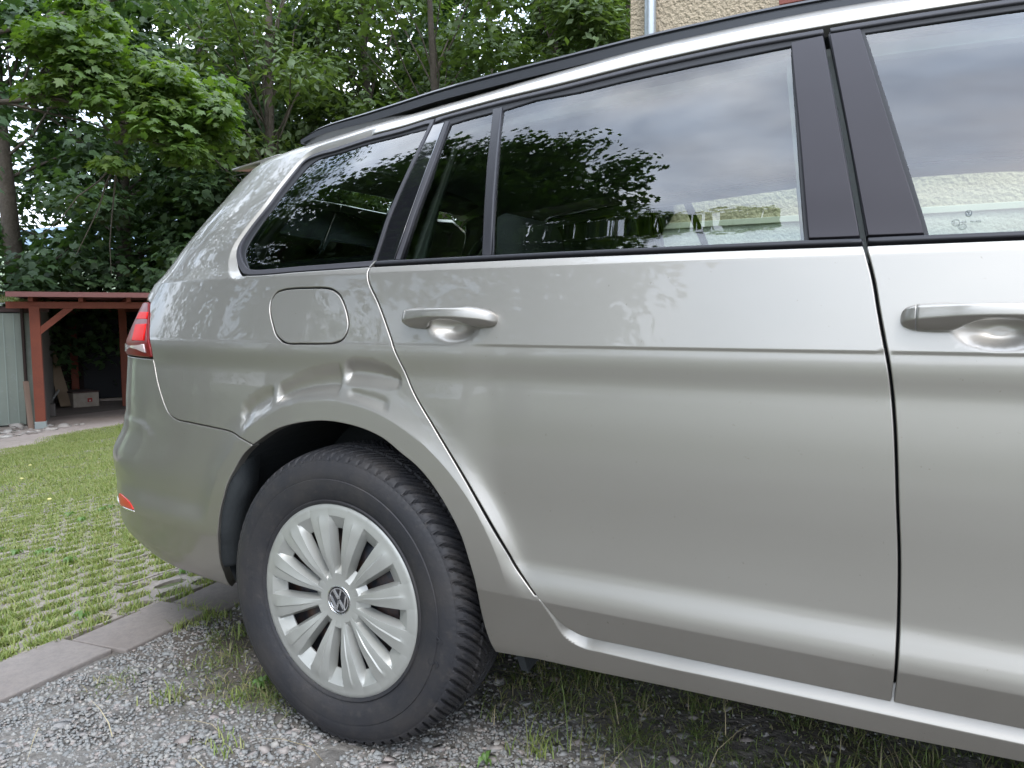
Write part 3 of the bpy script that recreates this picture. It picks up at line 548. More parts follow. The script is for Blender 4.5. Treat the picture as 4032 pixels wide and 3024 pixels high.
panel('belt_trim', line([(.0445,.9768),(.215,.9778),(.478,.979),(.733,.9785),(.9435,.9768)], .02)+[(0.9425,0.986)]+line([(0.8599,0.9875),(0.4753,0.9878),(0.2098,0.987),(0.053,0.9868)], .02), TRIM, rdo, gap=.0008, off=-.0015, h=.01, depth=.012, r=.003)
# --- front door upper
gfp = [(.9208,float(CANT(.9208))-.022)]+cantline(1.0, 2.15, -.022, .05)+line([(2.2462,1.0005),(2.2008,0.9871),(1.0239,0.987)], .05)+catmull([(1.0239,0.987),(0.9787,1.1353),(0.9208,1.3231)], .02)[1:-1]
fu = [(0.8651,1.3425)]+cantline(.88, 2.3, -.0035, .03)+line([(2.3764,1.0347),(2.28,.982),(.9475,.982)], .04)+[(0.9475,0.9901)]+[(p[0]+.004,p[1]) for p in gf_up[::-1][2:-2]]
panel('window_seal', fu, SEAL, fdo, holes=[gfp], off=.0055, h=.025, depth=.012)
fg = panel('window_glass', gfp, GLASS, fdo, gap=-.003, off=.0085, h=.03, depth=.003, r=.0005)
panel('window_frame', cantline(.8625, 2.3, -.002, .03)+[(2.3581,1.0532)]+cantline(2.27, .867, -.0145, .03), TRIMG, fdo, gap=.001, off=.0005, h=.014, depth=.012, r=.0028)
panel('pillar_cover', [(0.8657,1.3314),(0.9133,1.3315)]+catmull([(0.9133,1.3315),(0.9721,1.1361),(1.0189,0.987)], .02)[1:]+[(0.947,0.9875)]+catmull([(0.947,0.9875),(0.911,1.144),(0.8657,1.3314)], .02)[1:-1], PLATE, fdo, gap=.0012, off=0, h=.015, depth=.008, r=.0015)
panel('belt_trim', line([(.947,.9768),(1.13,.9762),(2.2,.977)], .02)+line([(2.2005,0.986),(1.13,0.986),(0.9465,0.987)], .03), TRIM, fdo, gap=.0008, off=-.0015, h=.01, depth=.012, r=.003)
# safety glass marks (printed)
INK = mat('grey_print', (.10,.12,.13), rough=.6)
def on_glass(u, z, e=.0075): return Vector(S(u, z)-N(u, z)*e)
def ring(mb, u, z, ru_, rz, w=.0006, k=28):
    V = []; F = []
    for i in range(k):
        a = 2*math.pi*i/k
        V += [on_glass(u+ru_*math.cos(a), z+rz*math.sin(a)), on_glass(u+(ru_-w)*math.cos(a), z+(rz-w)*math.sin(a))]
    F = [(2*i, 2*((i+1) % k), 2*((i+1) % k)+1, 2*i+1) for i in range(k)]
    mb.add(V, F)
mk = MB(); ring(mk, 1.068, 1.0165, .0042, .0042); ring(mk, 1.0535, 1.0045, .005, .0045); ring(mk, 1.061, .9985, .0052, .0036)
def stroke(mb, pts, w):
    for a, b in zip(pts[:-1], pts[1:]):
        a = np.array(a); b = np.array(b); d_ = b-a; n_ = np.array([-d_[1], d_[0]]); n_ = n_/max(np.linalg.norm(n_),1e-9)*w/2
        mb.add([on_glass(*(a+n_)), on_glass(*(b+n_)), on_glass(*(b-n_)), on_glass(*(a-n_))], [(0,1,2,3)])
c0 = (1.068,1.0165)
stroke(mk, [(c0[0]-.0018,c0[1]+.0034),(c0[0],c0[1]+.0002),(c0[0]+.0018,c0[1]+.0034)], .0008)
stroke(mk, [(c0[0]-.0036,c0[1]+.0012),(c0[0]-.0016,c0[1]-.0032),(c0[0],c0[1]),(c0[0]+.0016,c0[1]-.0032),(c0[0]+.0036,c0[1]+.0012)], .0008)
mk.build('glass_mark', INK, fdo)
for txt, u, z, sz in (('E1',1.0505,1.003,.005),('CCC',1.0575,.997,.0035),('43R',1.0595,1.0035,.0042),('001025',1.070,1.0035,.0042)):
    cu = bpy.data.curves.new('glass_lettering', 'FONT'); cu.body = txt; cu.size = sz; cu.extrude = .0001; cu.materials.append(INK)
    to_ = bpy.data.objects.new('t', cu); SC.collection.objects.link(to_); bpy.context.view_layer.update(); me_ = bpy.data.meshes.new_from_object(to_); bpy.data.objects.remove(to_)
    o = link('glass_lettering', me_, fdo); n_ = Vector(N(u, z)); z_ = n_; x_ = Vector((1,0,0)); x_ = (x_-z_*x_.dot(z_)).normalized(); y_ = z_.cross(x_)
    M = Matrix((x_, y_, z_)).transposed().to_4x4(); M.translation = on_glass(u, z, .0072); o.matrix_world = M
# --- inner trims seen through the glass
def inner(nm, poly, m, o_=.05, par=None):
    panel(nm, poly, m, par, off=o_, h=.05, depth=.01)
inner('inner_trim', [(0.789,1.351),(0.8779,1.3512),(.985,.98),(.86,.98)], INNER, .045, rdo)
inner('inner_trim', [(0.0059,1.2951),(0.0752,1.2945),(.115,.98),(.045,.98)], INNER, .05, rdo)
inner('inner_trim', [(-0.4857,1.2117),(-0.4307,1.2453),(-0.3319,1.256),(0.0137,1.2868),(0.7899,1.3285),*cantline(.85,2.25,-.024,.06),*cantline(2.25,.9,.01,.06),(-0.0088,1.3137),(-0.3391,1.2817),(-0.4744,1.2629),(-0.5255,1.2118),(-0.5366,1.0516),(-.53,.98),(-.485,.98),(-0.4858,1.1036)], INNER, .05, bs)
inner('door_card', [(.06,.975),(.42,.44),(.6,.40),(2.1,.40),(2.1,.975)], CLOTH, .07, bs)
inner('inner_trim', [(-.62,.70),(.04,.70),(0.0402,0.985),(-0.499,0.985)], CLOTH, .09, bs)
MB().tube([(-.01,.34,1.0),(.028,.34,1.12),(.060,.345,1.19),(.088,.35,1.235),(.11,.36,1.26)], [.013,.012,.011,.009,.006], 8).build('belt_strap', INNER, bs, smooth=True)
MB().tube([(-.60,.38,1.0),(-.57,.38,1.06),(-.52,.39,1.13),(-.43,.40,1.21)], [.02,.02,.018,.012], 8).build('inner_trim', INNER, bs, smooth=True)
# --- tail light
ucen = XC-LL
le = catmull(T['light_edge'], .008)
light = le+line([(-.683,.7805),(-.90,.7805),(-1.30,.782)], .02)+line([(-1.30,.80),(-1.22,.905),(-1.0,.918),(-.86,.919)], .02)
tl = panel('tail_light', light, REDL, CAR, gap=.0012, off=-.003, h=.015, depth=.02, r=.004, mirror=SIDE)
panel('light_segment', [(-.885,.892),(-.79,.8915),(-.772,.873),(-.888,.872)], REDB, tl, off=-.0055, h=.02, depth=.003)
panel('light_segment', [(-.862,.861),(-.762,.863),(-.731,.8205),(-.83,.8195)], REDB, tl, off=-.0055, h=.02, depth=.003)
panel('reversing_lamp', [(-.95,.811),(-.728,.8145),(-.712,.7935),(-.95,.7885)], WHTL, tl, off=-.0058, h=.02, depth=.003)
# --- bumper
bt = catmull(T['bumper_top'], .008); ab = catmull(T['arch_b'], .01)
bump = [p for p in bt[::-1]]+line([(-.69,.7795),(-.9,.7795),(ucen,.7795)], .03)+line([(ucen,.30),(-1.2,.25),(-.80,.247),(-.55,.248),(-.453,.246),(-.425,.265),(-.403,.286)], .02)+ab[::-1][1:]
def bump_extra(q):
    e = -.004*smooth((.632-q[:,1]-.03*smooth((q[:,0]+.75)/.12))/.022)*smooth((-.62-q[:,0])/.10)
    return e
bu = panel('rear_bumper', bump, PAINT, CAR, gap=.0012, h=.014, depth=.02, extra=bump_extra, rows=[.62,.632,.60], mirror=SIDE)
panel('reflector', catmull(T['reflector'], .01, closed=True), mat('bumper_reflector_red', (.55,.02,.012), rough=.3, coat=.3), bu, off=-.0065, h=.02, depth=.004)
panel('chrome_strip', line([(-1.2,.396),(-.89,.3815),(-.82,.3865),(-.752,.3925)], .01)+line([(-.747,.388),(-.80,.3805),(-.89,.3745),(-1.2,.388)], .01), CHROME, bu, off=-.0065, h=.02, depth=.003)
# --- tailgate
tg = line([(-.955,.93),(-.955,1.1),(-.94,1.215)], .03)+line([(-1.0,1.255),(ucen,1.262)], .03)+line([(ucen,1.235),(-1.22,1.225),(-1.17,1.19),(-1.17,1.02),(-1.21,.99),(ucen,.985)], .03)+line([(ucen,.785),(-1.305,.785),(-1.305,.81),(-1.23,.91),(-1.0,.922)], .03)
tgo = panel('tailgate', tg, PAINT, CAR, gap=.002, h=.03, depth=.02, mirror=SIDE)
panel('rear_window', line([(-1.21,.988),(-1.168,1.02),(-1.168,1.19),(-1.22,1.227),(ucen,1.237)], .04)+line([(ucen,.983),(-1.21,.985)], .04), GLASSQ, tgo, off=.004, h=.04, depth=.004)
# --- front wing, bumper (never in view; kept simple)
wa = [(2.635+.37*math.cos(a), .308+.37*math.sin(a)) for a in np.linspace(math.pi, .0, 30)]
U1 = XF+LF; ucf = U1
fw = [(2.005,.345),(2.26,.30)]+wa+[(3.02,.26)]+line([(3.1,.24),(ucf,.24),(ucf,.70),(3.2,.76),(2.7,.90),(2.25,.972),(2.005,.974)], .04)
panel('front_wing', fw, PAINT, CAR, gap=.002, h=.03, depth=.02, rows=[.8255,.831], mirror=SIDE)
def dup(o, parent):
    c = o.copy(); SC.collection.objects.link(c); c.parent = parent
    for ch in list(o.children): dup(ch, c)
    return c
for o in list(SIDE):
    c = dup(o, CAR); c.scale = (1,-1,1); c.location = (0,1.8,0)
# --- bonnet, windscreen, roof
xs = np.linspace(2.15, 3.42, 20); V = []; 
for x in xs:
    e = 1-((x-2.15)/1.3)**4*.35; 
    for t in np.linspace(-1, 1, 21): V.append((x+ .0, .9+t*(.86*e), .975-.10*((x-2.15)/1.27)**1.6-.13*((x-2.15)/1.27)**6+.05*(1-t*t)))
F = [(i*21+j, (i+1)*21+j, (i+1)*21+j+1, i*21+j+1) for i in range(19) for j in range(20)]
thin(raw('bonnet', V, F, PAINT, CAR, smooth=True), .01)
V = []; 
for k in range(13):
    t = k/12; x = 1.62+t*.72; z = 1.375-.385*t**1.15; hw = .62+.20*t
    V += [(x-.10*(1-(s_*s_))*-1, .9+s_*hw, z+.02*(1-s_*s_)) for s_ in np.linspace(-1,1,17)]
F = [(i*17+j, (i+1)*17+j, (i+1)*17+j+1, i*17+j+1) for i in range(12) for j in range(16)]
thin(raw('windscreen', V, F, GLASS, CAR, smooth=True), .004)
def roofgrid(dz, x0, x1, inset_=0., n_=60):
    V = []; 
    for x in np.linspace(x0, x1, n_):
        ze = ztop(x); a = float(inset(x, ze-.001))+inset_
        for t in np.linspace(-1, 1, 31): V.append((x, .9+t*(.9-a), ze+dz+.034*(1-t*t)))
    return V, [(i*31+j, (i+1)*31+j, (i+1)*31+j+1, i*31+j+1) for i in range(n_-1) for j in range(30)]
V, F = roofgrid(0, -.72, 1.66); thin(raw('roof', V, F, PAINT, CAR, smooth=True), .006)
V, F = roofgrid(-.030, -.62, 1.60, -.09, 40)
V = [(x, y, z-.03*max(0,abs(y-.9)-.40)/.2) for x, y, z in V]
raw('headliner', V, F, HEAD, CAR, smooth=True)
sp = [(-.50,1.318),(-.58,1.319),(-.64,1.313),(-.658,1.305),(-.662,1.290),(-.652,1.272),(-.60,1.258),(-.50,1.290)]
mb = MB(); V = []
ys = [.425,.435,.46,.6,.9,1.2,1.34,1.365,1.375]
for y in ys:
    k = 1-((y-.9)/.49)**8*.22; dz = .016*(1-((y-.9)/.475)**2)-.003
    V += [(-.475+(x+.50)*k-.008*(1-((y-.9)/.47)**2), y, z+dz) for x, z in sp]
n8 = len(sp); F = [(i*n8+j, i*n8+(j+1) % n8, (i+1)*n8+(j+1) % n8, (i+1)*n8+j) for i in range(len(ys)-1) for j in range(n8)]+[tuple(range(n8)), tuple(range((len(ys)-1)*n8, len(ys)*n8))[::-1]]
mb.add(V, F); mb.build('roof_spoiler', PAINT, CAR, smooth=True, bevel=.004)
# --- roof rails
RX = [-.355,-.331,-.29,-.235,-.16,-.06,.06,.18,.35,.61,.8,.92,1.1,1.3,1.5,1.6]
RZ = [1.312,1.318,1.326,1.331,1.336,1.345,1.358,1.367,1.378,1.392,1.396,1.395,1.390,1.378,1.36,1.35]
RH = [.001,.005,.010,.013,.015,.017,.018,.019,.019,.019,.019,.019,.019,.018,.014,.003]
rzf, rhf = _herm(RX, RZ), _herm(RX, RH)
for sgn in (0, 1):
    Va = []; xs = np.linspace(-.355, 1.6, 70)
    for x in xs:
        z, hh = float(rzf(x)), float(rhf(x)); y0 = .310+.01*(x-.75)**2
        for yy, zz in ((0,-.008),(-.001,hh*.42),(.004,hh*.55),(.004,hh*.62),(-.0015,hh*.74),(.001,hh*.96),(.007,hh*1.08),(.022,hh*1.1),(.033,hh*.9),(.035,-.008)):
            y = y0+yy; Va.append((x, y if sgn == 0 else 1.8-y, z+zz))
    k = 10; F = [(i*k+j, i*k+(j+1) % k, (i+1)*k+(j+1) % k, (i+1)*k+j) for i in range(69) for j in range(k)]+[tuple(range(k)), tuple(range(69*k, 70*k))[::-1]]
    mb = MB(); mb.add(Va, F); o = mb.build('roof_rail', mat('satin_roof_rail', (.045,.047,.055), rough=.33, spec=.5), CAR, smooth=True); 
    q = o.modifiers.new('es', 'EDGE_SPLIT'); q.split_angle = math.radians(38)
# --- wheels
def make_wheel():
    w = empty('wheel'); w.parent = CAR
    prof = [(.050,.190),(.016,.193),(.008,.200),(.0065,.2045),(.0095,.207),(.0075,.210),(.002,.225),(0,.240),(0,.252),(.0022,.2535),(.0015,.257),(.002,.268),(.005,.280),(.0085,.2895),(.0098,.2905),(.010,.2935),(.0125,.298),(.017,.3035),(.022,.3068),(.028,.3092),(.034,.3110),(.041,.3126),(.048,.3138),(.055,.3148),(.0585,.3151),(.062,.3155),(.0655,.3158),(.072,.3162),(.079,.3168),(.0825,.3170),(.090,.3173),(.100,.3175)]
    prof = [(y, r_ if r_ < .212 else .212+(r_-.212)*.925) for y, r_ in prof]; prof += [(.2-y, r_) for y, r_ in prof[:-1][::-1]]
    dens = []
    for (a, b), (c, d) in zip(prof[:-1], prof[1:]):
        n_ = max(1, int(math.ceil(math.hypot(c-a, d-b)/.0035))) if (b > .293 and d > .293) else 1
        dens += [(a+(c-a)*k/n_, b+(d-b)*k/n_) for k in range(n_)]
    dens.append(prof[-1]); pr = np.array(dens); K = len(pr); M_ = 1512
    th = np.linspace(0, 2*np.pi, M_, endpoint=False)[:,None]; yy = pr[:,0][None,:]; rr = pr[:,1][None,:]*np.ones_like(th)
    w_ = np.abs(yy-.1); u = .1-w_
    NP = 76
    sweep = 3.4*np.clip(w_/.1, 0, 1)**.8
    ph = (th*NP/(2*np.pi)+sweep+.5*(yy > .1)) % 1; tyre_face = (rr > .27)
    pitch = .0255
    def groove(ph, wd, dp, soft=.12): d_ = np.abs(ph-.5)*pitch; return dp*(1-smooth((d_-wd/2)/(.0009)))
    tread = smooth((u-.0085)/.005)
    g1 = groove(ph, .0052+.002*smooth((.03-u)/.02), .0085)*smooth((u-.009)/.008)*(w_ > .004)
    g2 = groove((ph+.5) % 1, .0011, .003)*smooth((u-.018)/.006)
    cg = .0075*(1-smooth((np.abs(w_-.036)-.0028)/.001))
    ph2 = (th*NP/2/(2*np.pi)) % 1
    h_ = np.maximum(np.maximum(g1, g2), cg*np.ones_like(th))*tread*tyre_face
    rr = rr-h_
    # fine radial marks and a raised line of moulded blocks on the shoulder
    rr = rr+.0006*((np.sin(th*NP*2) > 0) & (u > .0088) & (u < .0115) & (rr > .28))
    X = rr*np.sin(th); Z = rr*np.cos(th); Y = yy*np.ones_like(th)
    V = np.stack([X, Y, Z], -1).reshape(-1, 3); lowm = V[:,2] < -.3045
    sg = np.maximum(0, -.285-V[:,2]); V[:,1] = .1+(V[:,1]-.1)*(1+ .9*sg); V[lowm,2] = -.3045
    i, j = np.meshgrid(np.arange(M_), np.arange(K-1), indexing='ij'); a = i*K+j; b = ((i+1) % M_)*K+j
    F = np.stack([a, a+1, b+1, b], -1).reshape(-1, 4)
    rub = mat('tyre_rubber', (.020,.020,.023), rough=.62, spec=.35, noise=[(9,.5,(.042,.037,.034)),(60,.35,(.06,.053,.047),(.55,.72))], bump=(160,.0006))
    ty = raw('tyre', V, F, rub, w, smooth=True)
    q = ty.modifiers.new('es', 'EDGE_SPLIT'); q.split_angle = math.radians(40)
    # steel wheel behind the cover
    mb = MB(); k = 48; pts = [(.030,.188),(.040,.186),(.050,.178),(.056,.150),(.044,.128),(.038,.105),(.046,.080),(.050,.055),(.045,.03),(.044,.001)]
    V = [(r_*math.sin(2*math.pi*i/k), y, r_*math.cos(2*math.pi*i/k)) for y, r_ in pts for i in range(k)]
    F = [(i*k+j, i*k+(j+1) % k, (i+1)*k+(j+1) % k, (i+1)*k+j) for i in range(len(pts)-1) for j in range(k) if not (i in (3,) and j % 3 == 0)]
    mb.add(V, F); mb.build('steel_rim', STEEL, w, smooth=True)
    mb = MB(); mb.add([(r_*math.sin(2*math.pi*i/k), y, r_*math.cos(2*math.pi*i/k)) for y, r_ in ((.03,.191),(.19,.186),(.19,.001)) for i in range(k)], [(i*k+j, i*k+(j+1) % k, (i+1)*k+(j+1) % k, (i+1)*k+j) for i in range(2) for j in range(k)])
    mb.build('rim_barrel', STEEL, w, smooth=True)
    # wheel cover: twelve troughs with openings, ridged spokes between
    rs = [.0285,.0305,.034,.040,.046,.050,.0525,.053,.056,.060,.064,.067,.0695,.070,.076,.084,.092,.100,.108,.116,.124,.132,.140,.1475,.148,.152,.156,.160,.164,.168,.172,.1755,.176,.180,.184,.188,.192,.1952,.198,.1975]
    cols = [-15,-14.6,-11,-7.5,0,0,0,0,0,0,0,0,7.5,11,14.6]
    V = []; F = []; nr = len(rs); sec = 12
    def heights(r_, kk):
        odd = kk % 2
        r0 = .0460 if odd else .0565; r1 = .0695; r2 = .146; r3 = .1765
        t1 = np.clip((r_-r0)/(r1-r0),0,1); t2 = 1-np.clip((r_-r2-.002)/(r3-r2-.002),0,1)
        return float(t1*t2)
    grid = []
    for kk in range(sec):
        c0 = kk*30+2
        for ci in range(20):
            colv = []
            for ri, r_ in enumerate(rs):
                D = .0185*heights(r_, kk)
                wt = np.interp(r_, [.03,.055,.07,.10,.15,.178,.2], [9.9,9.6,9.0,8.0,7.3,7.1,7.1])
                wo = np.interp(r_, [.03,.055,.07,.10,.148,.18], [6.0,6.0,4.2,4.2,4.5,5.2])
                cs = [-15, -14.0, -(wt+15)/2, -wt-.7, -wt, -wt+.15, -wo-.3, -wo, -wo*.6, -wo*.2, wo*.2, wo*.6, wo, wo+.3, wt-.15, wt, wt+.7, (wt+15)/2, 14.0, 15]
                hs = [.0024, .0022, .0003, 0, -.0001, -.0016, -D-.0001, -D, -D, -D, -D, -D, -D, -D-.0001, -.0016, -.0001, 0, .0003, .0007, .0024]
                
                hh = hs[ci]
                if ci in (5,14): hh = -min(D,.0016)
                if ci in (0,1,18,19): hh = hh*float(smooth((r_-.05)/.05))*float(smooth((.182-r_)/.02))
                dome = .0105*float(smooth((r_-.03)/.09))-.004*float(smooth((r_-.15)/.045))-(.012 if ri == nr-1 else 0)-.003*float(smooth((r_-.1935)/.004))
                hh = hh*float(smooth((r_-.042)/.008)); a = math.radians(c0+cs[ci]); y = -(dome+hh)
                colv.append(len(V)); V.append((r_*math.sin(a), y, r_*math.cos(a)))
            grid.append(colv)
    NG = len(grid)
    for g in range(NG):
        g2 = (g+1) % NG; ci = g % 20
        if ci == 19:
            pass
        for ri in range(nr-1):
            if 7 <= ci <= 11 and .0694 < rs[ri] < .1474: continue
            if ci == 19: continue
            F.append((grid[g][ri], grid[g][ri+1], grid[g2][ri+1], grid[g2][ri]))
    o = raw('wheel_cover', V, F, CAPM, w, smooth=True)
    bm = bmesh.new(); bm.from_mesh(o.data); bmesh.ops.remove_doubles(bm, verts=bm.verts, dist=.00012); bmesh.ops.recalc_face_normals(bm, faces=bm.faces); bm.to_mesh(o.data); bm.free()
    o.location = (0,.0155,0)
    q = o.modifiers.new('so', 'SOLIDIFY'); q.thickness = .0025; q.offset = 0
    q = o.modifiers.new('es', 'EDGE_SPLIT'); q.split_angle = math.radians(20)
    for ch_, an in (('4', 96), ('S', 107)):
        cu = bpy.data.curves.new('tyre_lettering', 'FONT'); cu.body = ch_; cu.size = .034; cu.extrude = .0009; cu.align_x = 'CENTER'; to_ = bpy.data.objects.new('t', cu); SC.collection.objects.link(to_); bpy.context.view_layer.update(); me_ = bpy.data.meshes.new_from_object(to_); bpy.data.objects.remove(to_); me_.materials.clear(); me_.materials.append(rub)
        t_ = link('tyre_lettering', me_, w); a = math.radians(an); t_.matrix_local = Matrix.Translation((.238*math.sin(a), .0005, .238*math.cos(a))) @ Matrix.Rotation(a, 4, 'Y') @ Matrix.Rotation(math.pi/2, 4, 'X')
    # emblem
    mb = MB(); k = 48
    def revolve(mb, pts): 
        V = [(r_*math.sin(2*math.pi*i/k), y, r_*math.cos(2*math.pi*i/k)) for y, r_ in pts for i in range(k)]
        mb.add(V, [(i*k+j, i*k+(j+1) % k, (i+1)*k+(j+1) % k, (i+1)*k+j) for i in range(len(pts)-1) for j in range(k)])
    revolve(mb, [(.014,.0255),(.0105,.0255),(.0095,.0248),(.0095,.0236),(.011,.0232)]); e = mb.build('emblem_ring', CHROME, o, smooth=True); pass
    mb = MB(); revolve(mb, [(.0112,.0236),(.0112,.0005)]); mb.build('emblem_disc', GLOSS, o, smooth=True)
    mb = MB(); revolve(mb, [(.0112,.0212),(.0096,.0208),(.0096,.0192),(.0112,.0188)])
    R = .0200; rot = math.radians(10)
    def bar2(a, b, wd=.0034):
        a = np.array(a)*R; b = np.array(b)*R; c, s_ = math.cos(rot), math.sin(rot); Rm = np.array([[c,-s_],[s_,c]]); a = Rm@a; b = Rm@b
        d_ = (b-a)/np.linalg.norm(b-a); n_ = np.array([-d_[1],d_[0]])*wd/2; pp = [a+n_, b+n_, b-n_, a-n_]
        mb.add([(p_[0], .0096, p_[1]) for p_ in pp]+[(p_[0], .0112, p_[1]) for p_ in pp], [(0,1,2,3),(0,4,5,1),(1,5,6,2),(2,6,7,3),(3,7,4,0)])
    bar2((-.42,.86),(-.04,.10)); bar2((.42,.86),(.04,.10))
    for s_ in (-1,1): bar2((s_*.86,.36),(s_*.42,-.80)); bar2((s_*.40,-.80),(0,-.02))
    mb.build('emblem_letters', CHROME, o)
    for ch in list(o.children):
        ch.scale = (1.2,1,1.2); ch.location = (0,-.0125+.001,0)
    return w
wh = make_wheel(); wh.location = (0,.010,.308)
def dupw(o, parent): 
    c = o.copy(); SC.collection.objects.link(c); c.parent = parent
    for ch in list(o.children): dupw(ch, c)
    return c
for x, y, sg in ((2.635,.010,1),(0,1.79,-1),(2.635,1.79,-1)):
    c = dupw(wh, CAR); c.location = (x,y,.308); c.scale = (1,sg,1)
# --- arch liners, underbody, mud flap
for x0 in (0., 2.635):
    for sg in (0, 1):
        V = []; aa = np.linspace(math.radians(-9), math.radians(187), 40)
        for a in aa:
            for j_, (y, r_) in enumerate(((.030,.366),(.13,.372),(.34,.372),(.36,.05))):
                xx = x0+r_*math.cos(a)-.012; zz = .308+r_*math.sin(a); yy = y+(max(0, float(S(min(max(xx,-.6),.6) if x0 == 0 else .5, max(zz,.24))[1])-.012) if j_ == 0 else 0); V.append((xx, yy if not sg else 1.8-yy, zz))
        F = [(i*4+j, (i+1)*4+j, (i+1)*4+j+1, i*4+j+1) for i in range(39) for j in range(3)]
        raw('wheel_arch_liner', V, F, PLASTIC, CAR, smooth=False)
ub = MB(); ub.box((.42,.34,.225),(2.2,1.46,.32)); ub.box((.42,.13,.30),(2.2,1.67,.33)); ub.box((-.78,.42,.27),(.42,1.38,.34)); ub.box((2.2,.42,.22),(3.3,1.38,.34)); ub.box((-.80,.34,.30),(-.46,1.46,.42)); ub.build('underbody', PLASTIC, CAR)
fl_ = MB(); fl_.add([(.372,.075,.275),(.372,.165,.275),(.378,.16,.225),(.378,.10,.215),(.39,.075,.275),(.39,.165,.275),(.392,.16,.225),(.392,.10,.215)], [(0,1,2,3),(4,7,6,5),(0,3,7,4),(1,5,6,2),(0,4,5,1),(3,2,6,7)]); fl_.build('mud_guard', PLASTIC, CAR)
# arch lip strip on the bumper
lip = MB(); pts = [(p[0]+.004, float(S(p[0],p[1])[1])+.012, p[1]) for p in ab[3:]]
for a, b in zip(pts[:-1], pts[1:]): pass
V = []; 
for i, p_ in enumerate(pts):
    t = i/(len(pts)-1); w0 = .010+.028*math.sin(math.pi*min(1,t*.8)); V += [(p_[0]-.004,p_[1]-.008,p_[2]),(p_[0]+w0,p_[1]+.004,p_[2]+.006),(p_[0]+w0+.004,p_[1]+.05,p_[2]+.006)]
F = [(i*3+j, (i+1)*3+j, (i+1)*3+j+1, i*3+j+1) for i in range(len(pts)-1) for j in range(2)]
thin(raw('arch_lip', V, F, PLASTIC, CAR, smooth=True), .003)
# --- cabin
cb = MB(); cb.box((-.72,.26,.42),(2.1,1.54,.46)); cb.build('cabin_floor', CLOTH, CAR)
lc = MB(); lc.box((-.68,.30,.93),(.12,1.50,.945)); lc.build('load_cover', CLOTH, CAR)
ds = MB(); ds.add([(2.05,.12,.98),(2.30,.12,1.0),(2.30,1.68,1.0),(2.05,1.68,.98),(1.95,.15,.60),(1.95,1.65,.60)], [(0,1,2,3),(0,3,5,4)]); thin(ds.build('dashboard', CLOTH, CAR), .02)
def seat(x, y, w, top, tilt=.18):
    s_ = MB(); M = Matrix.Translation((x,y,.46)) @ Matrix.Rotation(-tilt,4,'Y'); s_.box((0,-w/2,0),(.14,w/2,top-.46), M)
    s_.box((.05,-w/2,-.02),(.52,w/2,.14), Matrix.Translation((x,y,.46))); return s_.build('seat', CLOTH, CAR, smooth=True, bevel=.035)
seat(.16,.9,1.36,.96)
def headrest(x, y, z):
    h_ = MB(); h_.box((-.045,-.135,-.07),(.045,.135,.07)); o = h_.build('headrest', CLOTH, CAR, smooth=True, bevel=.04); o.location = (x,y,z); o.rotation_euler = (0,-.15,0)
for y, z in ((.47,1.035),(.9,.95),(1.33,.96)): headrest(.20, y, z)
for y in (.48,1.32): seat(1.46, y, .50, 1.06); headrest(1.40, y, 1.14)
# ================================================================== SETTING
def gz(x, y):
    x = np.asarray(x, float); y = np.asarray(y, float); d_ = np.maximum(0, -.95-x)
    z = -.079*np.minimum(d_, 9.4)-.02*np.clip(d_-9.4, 0, 20)
    far = np.clip((-x-26)/60, 0, 1); return z-9*smooth(far)-.02*np.clip(y-12, 0, 60)*(x < 0)
def axis(parts):
    out = []
    for a, b, h in parts: out += list(np.arange(a, b, h))
    return np.array(out+[parts[-1][1]])
EY = [-6,0,2.2,3.28,4.09,5.05,5.94,7.5,10,14]; EX = [.4,-4.0,-6.1,-7.2,-8.1,-8.85,-9.1,-9.0,-8.7,-8.7]
def lawn_edge_x(y): return np.interp(y, EY, EX)
ax = axis([(-900,-120,60),(-120,-30,10),(-30,-8,1.),(-8,-2,.25),(-2,2.5,.05),(2.5,12,.8),(12,60,8),(60,600,90)])
ay = axis([(-500,-60,60),(-60,-8,6),(-8,-2,.6),(-2,3,.05),(3,12,.5),(12,60,6),(60,900,70)])
X, Y = np.meshgrid(ax, ay, indexing='ij'); Zg = gz(X, Y)
near = (np.abs(X-.2) < 2.4) & (Y > -2) & (Y < 3) & (X > -.79)
rz = RNG.normal(size=X.shape)*.0022*near; Zg = Zg+rz-.003*(X < -.8)*(X > -9)
V = np.stack([X,Y,Zg],-1).reshape(-1,3); ny = len(ay); i, j = np.meshgrid(np.arange(len(ax)-1), np.arange(ny-1), indexing='ij'); a = i*ny+j
F = np.stack([a,a+ny,a+ny+1,a+1],-1).reshape(-1,4)
gm_ = mat('gravelly_soil', (.155,.142,.125), rough=.95, noise=[(1.3,.75,(.085,.064,.045),(.48,.58)),(9,.5,(.18,.175,.165)),(40,.6,(.06,.055,.05))], bump=(45,.012))
n, l, p = nodes_of(gm_)
